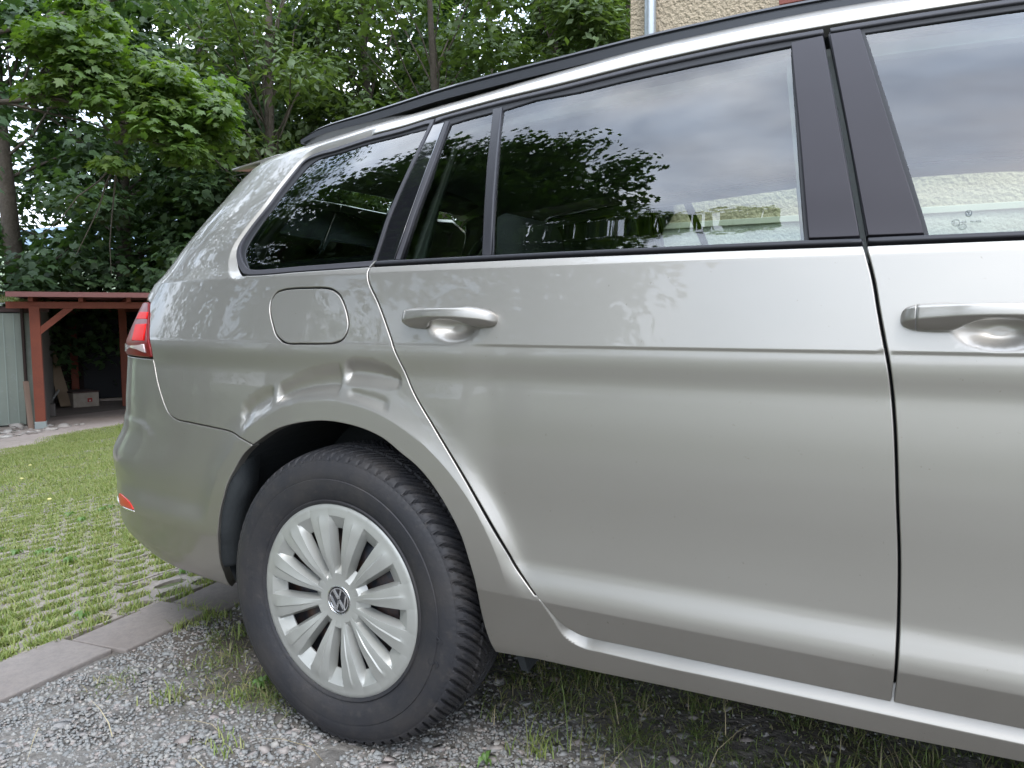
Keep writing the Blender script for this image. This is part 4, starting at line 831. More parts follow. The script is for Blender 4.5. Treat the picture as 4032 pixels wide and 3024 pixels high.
# beyond the parking place the sheet is meadow
tcg = n.new('ShaderNodeTexCoord'); sx = n.new('ShaderNodeSeparateXYZ'); l(tcg.outputs['Object'], sx.inputs[0])
def ramp_between(inp, a, b):
    m_ = n.new('ShaderNodeMapRange'); m_.inputs[1].default_value = a; m_.inputs[2].default_value = b; l(inp, m_.inputs[0]); return m_.outputs[0]
mxx = n.new('ShaderNodeMath'); mxx.operation = 'MAXIMUM'; l(ramp_between(sx.outputs['X'], -1.0, -1.05), mxx.inputs[0]); l(ramp_between(sx.outputs['Y'], -2.0, -3.0), mxx.inputs[1])
gn = n.new('ShaderNodeTexNoise'); gn.inputs['Scale'].default_value = 2.5; gn.inputs['Detail'].default_value = 8; l(tcg.outputs['Object'], gn.inputs[0])
gr_ = n.new('ShaderNodeValToRGB'); gr_.color_ramp.elements[0].color = (.052,.066,.024,1); gr_.color_ramp.elements[1].color = (.105,.122,.048,1); gr_.color_ramp.elements[0].position = .35; gr_.color_ramp.elements[1].position = .7
l(gn.outputs[0], gr_.inputs[0]); old = p.inputs['Base Color'].links[0].from_socket; mg = n.new('ShaderNodeMixRGB'); l(mxx.outputs[0], mg.inputs[0]); l(old, mg.inputs[1]); l(gr_.outputs[0], mg.inputs[2]); l(mg.outputs[0], p.inputs['Base Color'])
info(raw('ground', V, F, gm_, smooth=True), kind='structure')
# distant wooded ridges, the farther one coloured blue for haze
def ridge(name, dist, h, x0, x1, col, seed, base=-10):
    r_ = np.random.default_rng(seed); az = np.linspace(x0, x1, 160); V = []; rows = 10
    prof = sum(np.sin(az*k_+r_.uniform(0,6))*a_ for k_, a_ in ((3,1),(7,.5),(17,.22),(41,.1),(90,.05)))
    for k in range(rows):
        t = k/(rows-1)
        for q, a_ in enumerate(az):
            d_ = dist*(1+.45*t); V.append((1-d_*math.sin(a_), d_*math.cos(a_), base+(h*(1+.16*prof[q]))*t**.8))
    F = [(i*160+j, i*160+j+1, (i+1)*160+j+1, (i+1)*160+j) for i in range(rows-1) for j in range(159)]
    info(raw(name, V, F, mat(name+'_woods', col, rough=1, noise=[(.03,.7,tuple(c*.6 for c in col))]), smooth=True), kind='structure')
ridge('hazed_hills', 520, 88, .3, 2.1, (.14,.20,.27), 3)  # blue of the hazy air is painted into this ridge's colour
ridge('hillside', 170, 26, .3, 2.1, (.17,.21,.13), 5, -11)
# ------------------------------------------------------------------ gravel
def icos(kind=0):
    bm = bmesh.new(); bmesh.ops.create_icosphere(bm, subdivisions=1, radius=1); V = np.array([v.co[:] for v in bm.verts]); F = np.array([[v.index for v in f.verts] for f in bm.faces]); bm.free(); return V, F
def rotm(n_):
    q = RNG.normal(size=(n_,4)); q /= np.linalg.norm(q,axis=1,keepdims=True); w,x,y,z = q.T
    return np.stack([1-2*(y*y+z*z),2*(x*y-z*w),2*(x*z+y*w),2*(x*y+z*w),1-2*(x*x+z*z),2*(y*z-x*w),2*(x*z-y*w),2*(y*z+x*w),1-2*(x*x+y*y)],-1).reshape(n_,3,3)
def stones(name, pos, size, m, flat=.6, parent=None):
    n_ = len(pos); b = [(-1,-1,-1),(1,-1,-1),(1,1,-1),(-1,1,-1),(-1,-1,1),(1,-1,1),(1,1,1),(-1,1,1)]; b = np.array(b)*.62
    bf = np.array([(0,3,2),(0,2,1),(4,5,6),(4,6,7),(0,1,5),(0,5,4),(1,2,6),(1,6,5),(2,3,7),(2,7,6),(3,0,4),(3,4,7)])
    V = b[None]*(1+RNG.uniform(-.45,.45,(n_,8,3))); V = V*RNG.uniform(.65,1.25,(n_,1,3)); V = np.einsum('nij,nkj->nki', rotm(n_), V); V[:,:,2] *= flat
    V = V*size[:,None,None]+pos[:,None,:]; F = bf[None]+8*np.arange(n_)[:,None,None]
    sh = np.repeat(RNG.random(n_), 12)
    o = raw(name, V.reshape(-1,3), F.reshape(-1,3), m, parent, shade=sh); return info(o, kind='stuff')
STONE = attr_ramp(mat('crushed_stone', rough=.85), [(.16,.163,.158),(.23,.228,.22),(.19,.195,.19),(.275,.262,.24),(.20,.205,.20),(.285,.245,.22),(.17,.172,.168),(.32,.30,.27)])
def scat(n_, x0, x1, y0, y1): return np.stack([RNG.uniform(x0,x1,n_), RNG.uniform(y0,y1,n_)], 1)
def vnoise(P, s, seed=0):
    """cheap smooth noise in the plane, 0..1"""
    r_ = np.random.default_rng(seed); g = r_.random((64,64)); q = P/s+1000; i = np.floor(q).astype(int); f = q-i; f = f*f*(3-2*f); a_, b_ = i[:,0] % 64, i[:,1] % 64
    a2, b2 = (a_+1) % 64, (b_+1) % 64; return (g[a_,b_]*(1-f[:,0])+g[a2,b_]*f[:,0])*(1-f[:,1])+(g[a_,b2]*(1-f[:,0])+g[a2,b2]*f[:,0])*f[:,1]
def soil_mask(P):
    """1 where earth and weeds cover the gravel"""
    x, y = P[:,0], P[:,1]; e = .5*vnoise(P,.22,1)+.5*vnoise(P,.07,2)
    w = np.exp(-((x+.42)/.26)**2-((y-.26)/.22)**2)*1.5+smooth((x-.25)/.5)*smooth((y+.02)/.35)*.95+smooth((y-.15)/.3)*.7
    return np.clip(w+(e-.5)*1.3, 0, 1)
P = scat(105000, -.80, 1.7, -.75, 1.1); mk_ = RNG.random(len(P)) > soil_mask(P)*.93; P = P[mk_]
sz = RNG.gamma(4, .00065, len(P))+.0014
stones('gravel', np.column_stack([P, gz(P[:,0],P[:,1])+sz*.25]), sz, STONE, .7)
P = scat(1500, -.62, 1.3, -.60, .75); P = P[RNG.random(len(P)) > soil_mask(P)*.8+.2*(P[:,0] < -.3)]; sz = RNG.gamma(4, .0020, len(P))+.004
PINK = attr_ramp(mat('flat_chippings', rough=.9), [(.28,.24,.22),(.20,.20,.195),(.30,.275,.25),(.25,.21,.195),(.22,.225,.22)])
stones('coarse_gravel', np.column_stack([P, gz(P[:,0],P[:,1])+.001]), sz, PINK, .26)
# ------------------------------------------------------------------ grass and weeds
def blades(name, P, z, hgt, wid, m, lean=.5, segs=2, shade=None, parent=None, az=None):
    n_ = len(P); a_ = RNG.uniform(0, 2*np.pi, n_) if az is None else az; ca, sa = np.cos(a_), np.sin(a_); ln = RNG.uniform(.2,1,n_)*lean
    base = np.column_stack([P, z]); d_ = np.stack([ca, sa, 0*ca], 1); s_ = np.stack([-sa, ca, 0*ca], 1); V = []
    for k in range(segs+1):
        t = k/segs; c = base+d_*(hgt*ln*t**1.8)[:,None]+np.array([0,0,1])*(hgt*t*(1-.35*ln*t))[:,None]
        if k < segs: w_ = (wid*(1-.55*t))[:,None]; V += [c-s_*w_/2, c+s_*w_/2]
        else: V.append(c)
    V = np.stack(V, 1); nv = V.shape[1]; tri = []
    for k in range(segs-1): tri += [(2*k,2*k+1,2*k+3),(2*k,2*k+3,2*k+2)]
    tri.append((2*segs-2,2*segs-1,2*segs)); tri = np.array(tri); F = (tri[None]+nv*np.arange(n_)[:,None,None]).reshape(-1,3)
    sh = np.repeat(RNG.random(n_) if shade is None else shade, len(tri)); return info(raw(name, V.reshape(-1,3), F, m, parent, shade=sh), kind='stuff')
GRASS = attr_ramp(mat('grass_blades', rough=.6), [(.115,.165,.038),(.17,.23,.055),(.225,.275,.075),(.28,.285,.115),(.175,.225,.06),(.34,.31,.17)], trans=.3)
GRASSD = attr_ramp(mat('shade_toned_weeds', rough=.65), [(.075,.12,.03),(.12,.17,.045),(.16,.205,.065),(.24,.21,.11),(.105,.155,.04),(.31,.26,.16)], trans=.25)  # darker copy of the grass greens, shade put into the colour
# tufts on the soil patch and along the sill
C_ = scat(1000, -.75, 1.7, -.38, 1.15); mk_ = soil_mask(C_); C_ = C_[RNG.random(len(C_)) < mk_**2*.9]
C_ = C_[~((np.abs(C_[:,0]) < .14) & (C_[:,1] > -.02) & (C_[:,1] < .25))]
def tufts(C, n0, rad, h0, seed=0):
    n_ = RNG.integers(max(3,n0//2), n0, len(C)); idx = np.repeat(np.arange(len(C)), n_); P = C[idx]+RNG.normal(size=(len(idx),2))*rad; sc_ = RNG.uniform(.5,1.4,len(C))[idx]
    return P, h0*sc_*RNG.uniform(.5,1.2,len(idx)), idx
P, h_, _ = tufts(C_, 40, .026, .036); ok = ~((np.abs(P[:,0]) < .12) & (P[:,1] > .0) & (P[:,1] < .22)); P = P[ok]; h_ = h_[ok]
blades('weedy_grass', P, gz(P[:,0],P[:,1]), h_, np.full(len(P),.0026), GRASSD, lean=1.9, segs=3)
C_ = np.array([(-.30,.16),(-.34,.06),(-.21,-.10),(-.16,-.32),(-.10,-.36),(-.44,.34),(-.60,.33),(.06,-.16),(.42,.05),(.50,.12),(.62,.10),(.75,.16),(.86,.13),(.98,.24),(.66,.24),(.30,.02),(1.08,.34),(.90,.36),(.36,.2),(.56,.02),(.14,-.27),(.70,.02),(-.48,-.02),(-.28,-.42)])
P, h_, _ = tufts(C_, 60, .026, .042); blades('grass_tuft', P, gz(P[:,0],P[:,1]), h_, np.full(len(P),.0032), GRASS, lean=1.1, segs=3)
# dry stalks
P = scat(90, -.6, 1.5, -.3, .6); STRAW = attr_ramp(mat('dry_straw', rough=.8), [(.30,.24,.13),(.42,.36,.22),(.24,.20,.11)])
blades('dry_straw', P, gz(P[:,0],P[:,1])+.004, RNG.uniform(.05,.13,90), np.full(90,.0022), STRAW, lean=3.2, segs=3)
P = np.array([(.42,.22),(.455,.20),(.52,.26),(.53,.22),(.36,.16)]); blades('tall_stalks', P, gz(P[:,0],P[:,1]), np.array([.19,.2,.18,.17,.15]), np.full(5,.003), GRASSD, lean=.25, segs=3)
# moss and small herbs on the soil
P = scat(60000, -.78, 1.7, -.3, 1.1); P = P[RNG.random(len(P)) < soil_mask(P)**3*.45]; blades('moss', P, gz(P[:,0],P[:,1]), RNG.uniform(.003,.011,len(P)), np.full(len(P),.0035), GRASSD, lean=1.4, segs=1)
def leaf_rosettes(name, C, n0, ln, m, parent=None):
    V = []; F = []; sh = []
    for c in C:
        k = random.randint(max(4,n0-2), n0+2); r0 = random.random()*6; z0 = float(gz(c[0],c[1]))
        for q in range(k):
            a_ = r0+q*2.399; L_ = ln*random.uniform(.6,1.15); w_ = L_*.2; o_ = len(V); pts = [(0,.1,.003),(.35,.8,.03*L_/ln*.6+.006),(.7,1,.022),(1,.05,.006)]
            for t, ww, z in pts:
                x, y = c[0]+math.cos(a_)*L_*t, c[1]+math.sin(a_)*L_*t; V += [(x-math.sin(a_)*w_*ww, y+math.cos(a_)*w_*ww, z0+z),(x+math.sin(a_)*w_*ww, y-math.cos(a_)*w_*ww, z0+z+.004)]
            F += [(o_+2*i, o_+2*i+1, o_+2*i+3, o_+2*i+2) for i in range(3)]; sh += [random.random()]*3
    return info(raw(name, V, np.array(F), m, parent, shade=sh, smooth=True), kind='stuff')
HERB = attr_ramp(mat('herb_leaves', rough=.5), [(.09,.17,.04),(.13,.22,.06),(.10,.19,.05)], trans=.3)
leaf_rosettes('herb_leaves', [(-.33,.12),(.64,.12),(.95,.24),(.30,.10)], 7, .028, HERB)
# ------------------------------------------------------------------ kerb slabs and lattice pavers
SLAB = mat('purple_grey_concrete', (.195,.172,.155), rough=.9, noise=[(6,.45,(.25,.222,.20)),(2.3,.5,(.15,.125,.11),(.5,.65)),(70,.35,(.13,.115,.11))], bump=(120,.0018))
PAV = mat('paver_concrete', (.27,.235,.205), rough=.95, noise=[(3,.5,(.19,.165,.14)),(45,.4,(.15,.135,.12))], bump=(90,.004))
edge = empty('kerb_slabs', (-.91,0,0), kind='structure')
mb = MB(); mb.box((-.1,-.155,-.05),(.1,.155,.008)); s0 = None
sb = []
for k in range(-7, 12):
    y = -.09+k*.318+.0
    if s0 is None: o = mb.build('slab', SLAB, edge, bevel=.004); s0 = o
    else: o = s0.copy(); SC.collection.objects.link(o); o.parent = edge
    o.location = (random.uniform(-.003,.003), y, random.uniform(-.004,.004)); o.rotation_euler = (random.uniform(-.01,.01), random.uniform(-.02,.02), .12+random.uniform(-.015,.015))
# one lattice paver: 0.6 x 0.4 m, staggered openings
PX, PY = .30, .40; CX, CY = .10, .1333
def paver_mesh():
    holes = []
    verts = [Vector(v) for v in ((-PX/2+.002,-PY/2+.002),(PX/2-.002,-PY/2+.002),(PX/2-.002,PY/2-.002),(-PX/2+.002,PY/2-.002))]; edges = [(0,1),(1,2),(2,3),(3,0)]; tops = []
    for i in range(3):
        cx_ = -PX/2+CX*(i+.5)
        for j in range(4 if i % 2 else 3):
            cy_ = -PY/2+CY*(j+(.0 if i % 2 else .5))
            loop = []
            for q in range(10):
                a_ = 2*math.pi*q/10; rx, ry = .036, .054; x = cx_+rx*math.copysign(abs(math.cos(a_))**.7, math.cos(a_)); y = cy_+ry*math.copysign(abs(math.sin(a_))**.8, math.sin(a_)); y = min(max(y, -PY/2+.006), PY/2-.006)
                loop.append((x,y))
            if j in (0,3) and i % 2:
                loop = [p_ for p_ in loop]
                ys_ = [p_[1] for p_ in loop]
                if max(ys_)-min(ys_) < .02: continue
                # half opening at the joint
                seen = []; 
                for p_ in loop:
                    if not seen or math.hypot(p_[0]-seen[-1][0], p_[1]-seen[-1][1]) > .004: seen.append(p_)
                keepy = (-PY/2+.006) if j == 0 else (PY/2-.006)
                flat_ = [p_ for p_ in seen if abs(p_[1]-keepy) < 1e-6]
                seen = [p_ for p_ in seen if abs(p_[1]-keepy) > 1e-6]+([(min(flat_)[0],keepy),(max(flat_)[0],keepy)] if len(flat_) >= 2 else [])
                c_ = np.mean(seen,0); seen.sort(key=lambda p_: math.atan2(p_[1]-c_[1],p_[0]-c_[0])); loop = seen
            tops.append(loop)
    hp = []
    for lp in tops:
        o_ = len(verts); verts += [Vector(p_) for p_ in lp]; edges += [(o_+q, o_+(q+1) % len(lp)) for q in range(len(lp))]; hp.append(np.array(lp))
    vo, eo, fo, ov, oe, of = delaunay_2d_cdt(verts, edges, [], 0, 1e-6); vo = np.array([tuple(v) for v in vo]); fo = np.array([f for f in fo if len(f) == 3]); c = vo[fo].mean(1); k_ = np.ones(len(fo), bool)
    for h in hp: k_ &= ~inside(h, c)
    fo = fo[k_]; V = [(x,y,0) for x,y in vo]; F = [tuple(f) for f in fo]
    rnd = np.random.default_rng(5)
    for lp in hp+[np.array([tuple(v) for v in verts[:4]])]:
        o_ = len(V); n_ = len(lp); V += [(x,y,0) for x,y in lp]+[(x,y,-.035) for x,y in lp]; F += [(o_+q, o_+(q+1) % n_, o_+n_+(q+1) % n_, o_+n_+q) for q in range(n_)]
    return V, F
V, F = paver_mesh(); pv0 = None
paving = empty('grass_paving', (-1.02,0,0), kind='structure')
slope = math.atan(.079)
cells = []; cnt = 0
cand = []
for i in range(0, 26):
    for j in range(-9, 18):
        x = -1.03-.15-i*PX; y = j*PY+(.2 if i % 2 else 0)+.05; 
        cand.append((math.hypot(x-1.036,y+1.129), x, y))
camx = lambda x, y: (math.degrees(math.atan2(-(x-1.036), y+1.129)))
cand = [c for c in cand if 40 < camx(c[1],c[2]) < 72 or (c[0] < 3.6 and c[2] > -2.4)]
cand = [c for c in cand if c[1] > -1.2+0*c[2] or c[1] > np.interp(c[2], [-6,0,2.2,3.28,4.09,5.05,5.94,7.5,10], [.0,-4.4,-6.5,-7.54,-8.43,-9.2,-9.42,-9.3,-9])+.2]
cand.sort(); near_p = cand[:285]
for d_, x, y in near_p:
    z = float(gz(x,y))
    if pv0 is None: o = raw('grass_paver', V, F, PAV, paving); pv0 = o
    else: o = pv0.copy(); SC.collection.objects.link(o); o.parent = paving
    o.location = (x+1.02, y, z+.004+random.uniform(-.003,.004)); o.rotation_euler = (random.uniform(-.015,.015), -slope+random.uniform(-.02,.02), random.uniform(-.012,.012))
    o.scale = (-1 if random.random() < .5 else 1, 1, 1)
# grass in the openings
CC = []
for d_, x, y in cand:
    for i in range(3):
        for j in range(4 if i % 2 else 3): CC.append((x-PX/2+CX*(i+.5), y-PY/2+CY*(j+(.0 if i % 2 else .5)), d_))
CC = np.array(CC); vg = vnoise(CC[:,:2], .5, 4)*.6+vnoise(CC[:,:2], .13, 5)*.4
CC = CC[RNG.random(len(CC)) < .85+.3*vg]; vg = vnoise(CC[:,:2], .5, 4)*.6+vnoise(CC[:,:2], .13, 5)*.4
nb_ = np.clip(230*(.14+1.9*vg*vg)*np.clip(CC[:,2]/3.4, .75, 1.3), 8, 330).astype(int); idx = np.repeat(np.arange(len(CC)), nb_)
P = CC[idx,:2]+np.stack([RNG.normal(size=len(idx))*.019, RNG.normal(size=len(idx))*.036], 1)
farf = np.clip((CC[idx,2]-3.2)/4, 0, 1); P = P+RNG.normal(size=P.shape)*(.045*farf)[:,None]
ok = P[:,0] < -1.025; P = P[ok]; hh = RNG.uniform(.014,.036,len(P))*(.8+.6*RNG.random(len(P))); ww = np.full(len(P), .0045)
Q_ = scat(230000, -9.4, -1.6, -2.0, 8); Q_ = Q_[(Q_[:,0] > lawn_edge_x(Q_[:,1])) & (RNG.random(len(Q_)) < np.clip((-2.2-Q_[:,0])/3.,0,1)*(.2+.9*vnoise(Q_,.35,8)))]; P = np.concatenate([P, Q_]); hh = np.concatenate([hh, RNG.uniform(.015,.04,len(Q_))]); ww = np.concatenate([ww, np.full(len(Q_), .008)])
blades('paver_grass', P, gz(P[:,0],P[:,1])-.004, hh, ww, GRASS, lean=1.2, segs=2)
leaf_rosettes('broadleaf_weeds', [(-1.12-RNG.random()*1.9, -1.2+RNG.random()*3.2) for _ in range(60)], 7, .028, HERB)
e_ = [(-1.03+RNG.normal()*.012, y) for y in RNG.uniform(-.4,1.4,60)]+[(-.79+RNG.normal()*.012, y) for y in RNG.uniform(.2,1.0,16)]+[(-.9+RNG.normal()*.05,.38+RNG.normal()*.01) for _ in range(5)]
P, h_, _ = tufts(np.array(e_), 22, .012, .035); blades('kerb_grass', P, gz(P[:,0],P[:,1]), h_, np.full(len(P),.003), GRASS, lean=1.1, segs=3)
# lawn towards the shed
P = scat(150000, -10.6, -4.2, -4.5, 9.5); az_ = np.degrees(np.arctan2(-(P[:,0]-1.036), P[:,1]+1.129)); P = P[(az_ > 42) & (az_ < 66)]
def lawn_edge_old(P):   # distance beyond the lawn's far edge
    a0 = np.array([-7.2,2.4]); b0 = np.array([-9.9,7.4]); d_ = (b0-a0)/np.linalg.norm(b0-a0); n_ = np.array([-d_[1], d_[0]]); return (P-a0)@n_
P = P[P[:,0] > lawn_edge_x(P[:,1])+RNG.normal(size=len(P))*.10+.12*np.sin(P[:,1]*5)]; dn = .35+.65*(np.sin(P[:,0]*2*np.pi/.2+np.sin(P[:,1]*3)*.6) > -.3); P = P[RNG.random(len(P)) < dn]
blades('lawn_grass', P, gz(P[:,0],P[:,1])-.005, RNG.uniform(.02,.055,len(P)), RNG.uniform(.008,.014,len(P)), GRASS, lean=1.3, segs=1)
# small dandelion flowers
mb = MB()
for c in [(-1.9,-.02),(-3.4,1.4),(-4.6,1.9),(-5.4,2.4),(-3.0,.2),(-6.2,2.2)]: mb.tube([(c[0],c[1],float(gz(*c))+.03),(c[0],c[1],float(gz(*c))+.036)], [.012,.010], 8)
info(mb.build('lawn_flowers', mat('pale_yellow_petals', (.6,.55,.22), rough=.8)), kind='stuff')
# concrete apron before the sheds
APR = mat('pale_dusty_concrete', (.33,.27,.235), rough=.95, noise=[(1.2,.6,(.24,.20,.17)),(14,.4,(.40,.34,.30))], bump=(30,.01))
V = []; K = 70; a0 = Vector((-8.2,4.2)); d_ = Vector((-.42,.907)); nrm = Vector((-.907,-.42))
for k in range(K):
    y = 1.2+k*.13
    for q in range(14):
        x = float(lawn_edge_x(y))-q*.55+(.10*math.sin(y*4)+.06*math.sin(y*9.7)+.12)*(q == 0); z = float(gz(x,y)); V.append((x, y, z+.010))
F = [(i*14+j, (i+1)*14+j, (i+1)*14+j+1, i*14+j+1) for i in range(K-1) for j in range(13)]
info(raw('concrete_apron', V, F, APR, smooth=True), kind='structure')
P = np.array([tuple(a0)])+np.outer(RNG.uniform(-2,2.2,160), d_)+np.outer(RNG.uniform(.9,2.1,160), nrm)
stones('rubble', np.column_stack([P, np.maximum(gz(P[:,0],P[:,1]),-.79)+.02]), RNG.gamma(3,.014,160)+.01, attr_ramp(mat('rubble_stone', rough=.95), [(.42,.38,.34),(.30,.26,.23),(.5,.46,.42)]), .4)
# ------------------------------------------------------------------ carport (local frame: x along the front, y into the depth)
ang = math.atan2(.838, .545); CPO = Vector((-10.31,5.28,-.755))
REDW = mat('red_stained_timber', (.215,.052,.026), rough=.7, noise=[(5,.5,(.15,.036,.02)),(60,.3,(.27,.08,.045))])
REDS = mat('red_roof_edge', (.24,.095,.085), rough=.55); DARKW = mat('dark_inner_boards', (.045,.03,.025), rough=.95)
cp = empty('carport', CPO, ang, label='red timber carport with open dark front behind the car', cat='carport')
def box(name, lo, hi, m, par, bevel=.004): mb = MB(); mb.box(lo, hi); return mb.build(name, m, par, bevel=bevel)
def LY(y): return y        # depth axis points away from the lawn
for x, y in ((0,0),(3.0,0),(1.19,2.88),(.35,4.2),(3.0,4.2)):
    box('post', (x-.065,y-.065,.13 if y == 0 else .0),(x+.065,y+.065,1.80), REDW, cp)
    if y == 0: box('post_shoe', (x-.075,y-.075,-.03),(x+.075,y+.075,.135), mat('galvanised_steel', (.34,.38,.37), rough=.5, metal=.4), cp)
box('beam', (-.34,-.055,1.765),(3.3,.055,1.862), REDW, cp); box('beam', (-.1,4.15,1.74),(3.3,4.26,1.85), REDW, cp)
for a_, b_ in (((.03,0,1.42),(.46,0,1.79)),((2.97,0,1.42),(2.54,0,1.79)),((.0,.03,1.42),(.0,.42,1.79))):
    mb = MB(); mb.bar(a_, b_, .085, .085); mb.build('brace', REDW, cp)
for k in range(6): box('rafter', (-.06+k*.62,-.20,1.863),(.0+k*.62,4.6,1.945), REDW, cp)
mb = MB(); mb.box((-.30,-.30,1.947),(3.55,4.7,1.952)); mb.build('roof_sheet', REDS, cp)
mb = MB(); mb.box((-.31,-.34,1.925),(3.56,-.30,1.995)); mb.build('roof_edge', REDS, cp)
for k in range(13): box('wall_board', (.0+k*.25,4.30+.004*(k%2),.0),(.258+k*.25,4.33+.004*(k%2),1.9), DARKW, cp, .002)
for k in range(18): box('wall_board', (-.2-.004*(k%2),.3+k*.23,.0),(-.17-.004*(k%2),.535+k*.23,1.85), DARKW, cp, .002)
box('shade_sheet', (.50,4.05,.06),(2.0,4.08,1.62), mat('deep_shade_black', (.012,.013,.016), rough=.8), cp); box('threshold', (.5,3.95,0),(2.05,4.04,.05), APR, cp)  # black sheet stands in for the deep shade at the back
box('floor_slab', (-.3,-.12,-.10),(3.5,4.6,-.004), mat('dirty_floor_concrete', (.20,.165,.145), rough=.95, noise=[(2,.6,(.13,.11,.095))]), cp)
def on_cp(x, y, z): c_, s_ = math.cos(ang), math.sin(ang); return (CPO.x+c_*x-s_*y, CPO.y+s_*x+c_*y, CPO.z+z)
bx = empty('storage_box', on_cp(.42,3.3,0), ang+.35, label='low pale storage box with a red square on its end, on the carport floor', cat='box')
box('box_body', (-.2,-.3,0),(.24,.3,.26), mat('pale_painted_box', (.36,.31,.26), rough=.9, noise=[(9,.5,(.24,.19,.16))]), bx, .01); box('box_lid', (-.21,-.31,.262),(.25,.31,.285), mat('dark_box_lid', (.08,.05,.045), rough=.9), bx)
mb = MB(); mb.box((.04,-.306,.09),(.12,-.3005,.16)); mb.build('red_mark', mat('red_mark', (.30,.03,.025), rough=.7), bx); mb = MB(); mb.box((.065,-.309,.10),(.095,-.3065,.13)); mb.build('mark_patch', mat('pale_mark', (.5,.4,.35)), bx)
mb = MB(); mb.bar(on_cp(-.02,3.6,1.0), on_cp(.22,3.05,.03), .20, .03); info(mb.build('leaning_board', mat('bare_board', (.26,.19,.13), rough=.9)), 'bare wooden board leaning inside the carport beside the storage box', 'board')
mb = MB(); mb.bar(on_cp(-.1,2.4,.02), on_cp(.12,2.9,.34), .03, .03); info(mb.build('leaning_stick', mat('grey_stick', (.30,.29,.28), rough=.8)), 'thin grey stick leaning low in the carport left of the board', 'stick')
box_ = box('small_crate', (-.12,-.12,0),(.12,.12,.2), mat('grey_crate', (.16,.14,.13), rough=.9), None, .01); box_.location = on_cp(-.02,1.9,0); box_.rotation_euler = (0,0,ang); info(box_, 'small grey crate on the floor just behind the red front post', 'crate')
# narrow offcuts leaning beside the post
mb = MB(); mb.bar(on_cp(-.16,.05,.72), on_cp(-.12,-.05,.02), .07, .025); info(mb.build('offcut_plank', mat('weathered_offcut', (.24,.17,.13), rough=.9)), 'weathered plank offcut standing between the metal shed and the red post', 'plank')
# ------------------------------------------------------------------ metal shed at the left
sh = empty('metal_shed', on_cp(-1.25,.62,0), ang, label='pale green corrugated metal shed with mossy roof left of the red carport', cat='shed')
GREEN = mat('pale_green_sheet_metal', (.29,.325,.275), rough=.5, metal=.1, noise=[(2,.5,(.23,.265,.23)),(5,.4,(.42,.45,.46),(.58,.7))])
RIB = mat('pale_rib_edge', (.36,.42,.37), rough=.45); BRN = mat('brown_frame', (.13,.085,.08), rough=.7)  # ribs paler than the door panels
box('shed_wall', (-2.0,.06,0),(1.28,4.2,1.78), mat('shed_side', (.14,.13,.12), rough=.8), sh)
for k in range(15):
    x1 = 1.20-k*.132; box('door_panel', (x1-.126,-.01-.004*(k % 2),.03),(x1,.03,1.70), GREEN, sh, .003)
    mb = MB(); mb.box((x1-.135,-.022,.03),(x1-.124,-.006,1.70)); mb.build('panel_rib', RIB, sh)
box('door_frame', (1.215,-.03,0),(1.29,.05,1.78), BRN, sh); box('lintel', (-2,-.03,1.72),(1.4,.05,1.80), BRN, sh)
mb = MB(); n_ = 90; V = []; 
for k in range(n_):
    x = -2.1+k*.0385; z = 1.835+.012*math.sin(k*math.pi/2); V += [(x,-.16,z),(x,4.3,z+.28)]
raw('corrugated_roof', V, [(2*k,2*k+2,2*k+3,2*k+1) for k in range(n_-1)], mat('galvanised_sheet', (.30,.31,.30), rough=.5, metal=.5), sh)
P = np.column_stack([RNG.uniform(-2.1,1.3,9000), RNG.uniform(-.02,4,9000)]); zz_ = 1.85+P[:,1]*.064; blades('roof_moss', P, zz_, RNG.uniform(.02,.07,9000), np.full(9000,.03), GRASSD, lean=1, segs=1, parent=sh)
# ------------------------------------------------------------------ rendered house behind the car
hb = empty('house', (3.5,3.7,0), label='beige roughcast house wall with a grey downpipe behind the car', cat='house')
REN = mat('beige_roughcast', (.44,.365,.265), rough=.95, noise=[(3,.4,(.38,.31,.225)),(55,.55,(.30,.25,.18),(.45,.6))], bump=(42,.028))
n, l, p = nodes_of(REN)
REN2 = mat('grey_plinth_render', (.36,.355,.32), rough=.95, noise=[(2.5,.5,(.30,.29,.26)),(6,.6,(.44,.43,.39),(.5,.56))], bump=(60,.012))
mb = MB()
# wall with a window opening 0.22..1.25 x 2.70..3.9
for lo, hi in (((-.75,1.46),(.22,6)),((1.25,1.46),(9,6)),((.22,1.46),(1.25,2.70)),((.22,3.9),(1.25,6))):
    mb.box((lo[0]-3.5,0,lo[1]),(hi[0]-3.5,.3,hi[1]))
mb.build('wall', REN, hb); mb = MB(); mb.box((-4.25,.3,0),(5.5,8,5.99)); mb.build('wall_core', REN, hb)
box('plinth', (-4.235,-.015+.012,0),(5.5,.28,1.455), REN2, hb, 0)
box('plinth_ledge', (-4.26,-.02,1.425),(5.5,.0,1.462), mat('pale_ledge', (.46,.44,.38), rough=.9), hb)
WF = mat('red_brown_window_frame', (.20,.055,.04), rough=.6)
wn = box('window', (.23-3.5,.10,2.71),(1.24-3.5,.14,3.89), GLASS, hb, 0)
for lo, hi in (((.22,2.70),(.30,3.9)),((1.17,2.70),(1.25,3.9)),((.30,2.70),(1.17,2.78)),((.30,3.82),(1.17,3.9)),((.70,2.78),(.77,3.82))): box('window_frame', (lo[0]-3.5,.08,lo[1]),(hi[0]-3.5,.16,hi[1]), WF, wn)
box('window_sill', (.17-3.5,-.06,2.655),(1.30-3.5,.10,2.70), WF, wn)
dp = MB(); dp.tube([(-.595-3.5,-.07,0),(-.595-3.5,-.07,5.8)], .036, 20); dp = dp.build('downpipe', mat('zinc_downpipe', (.42,.46,.49), rough=.38, metal=.6), hb, smooth=True)
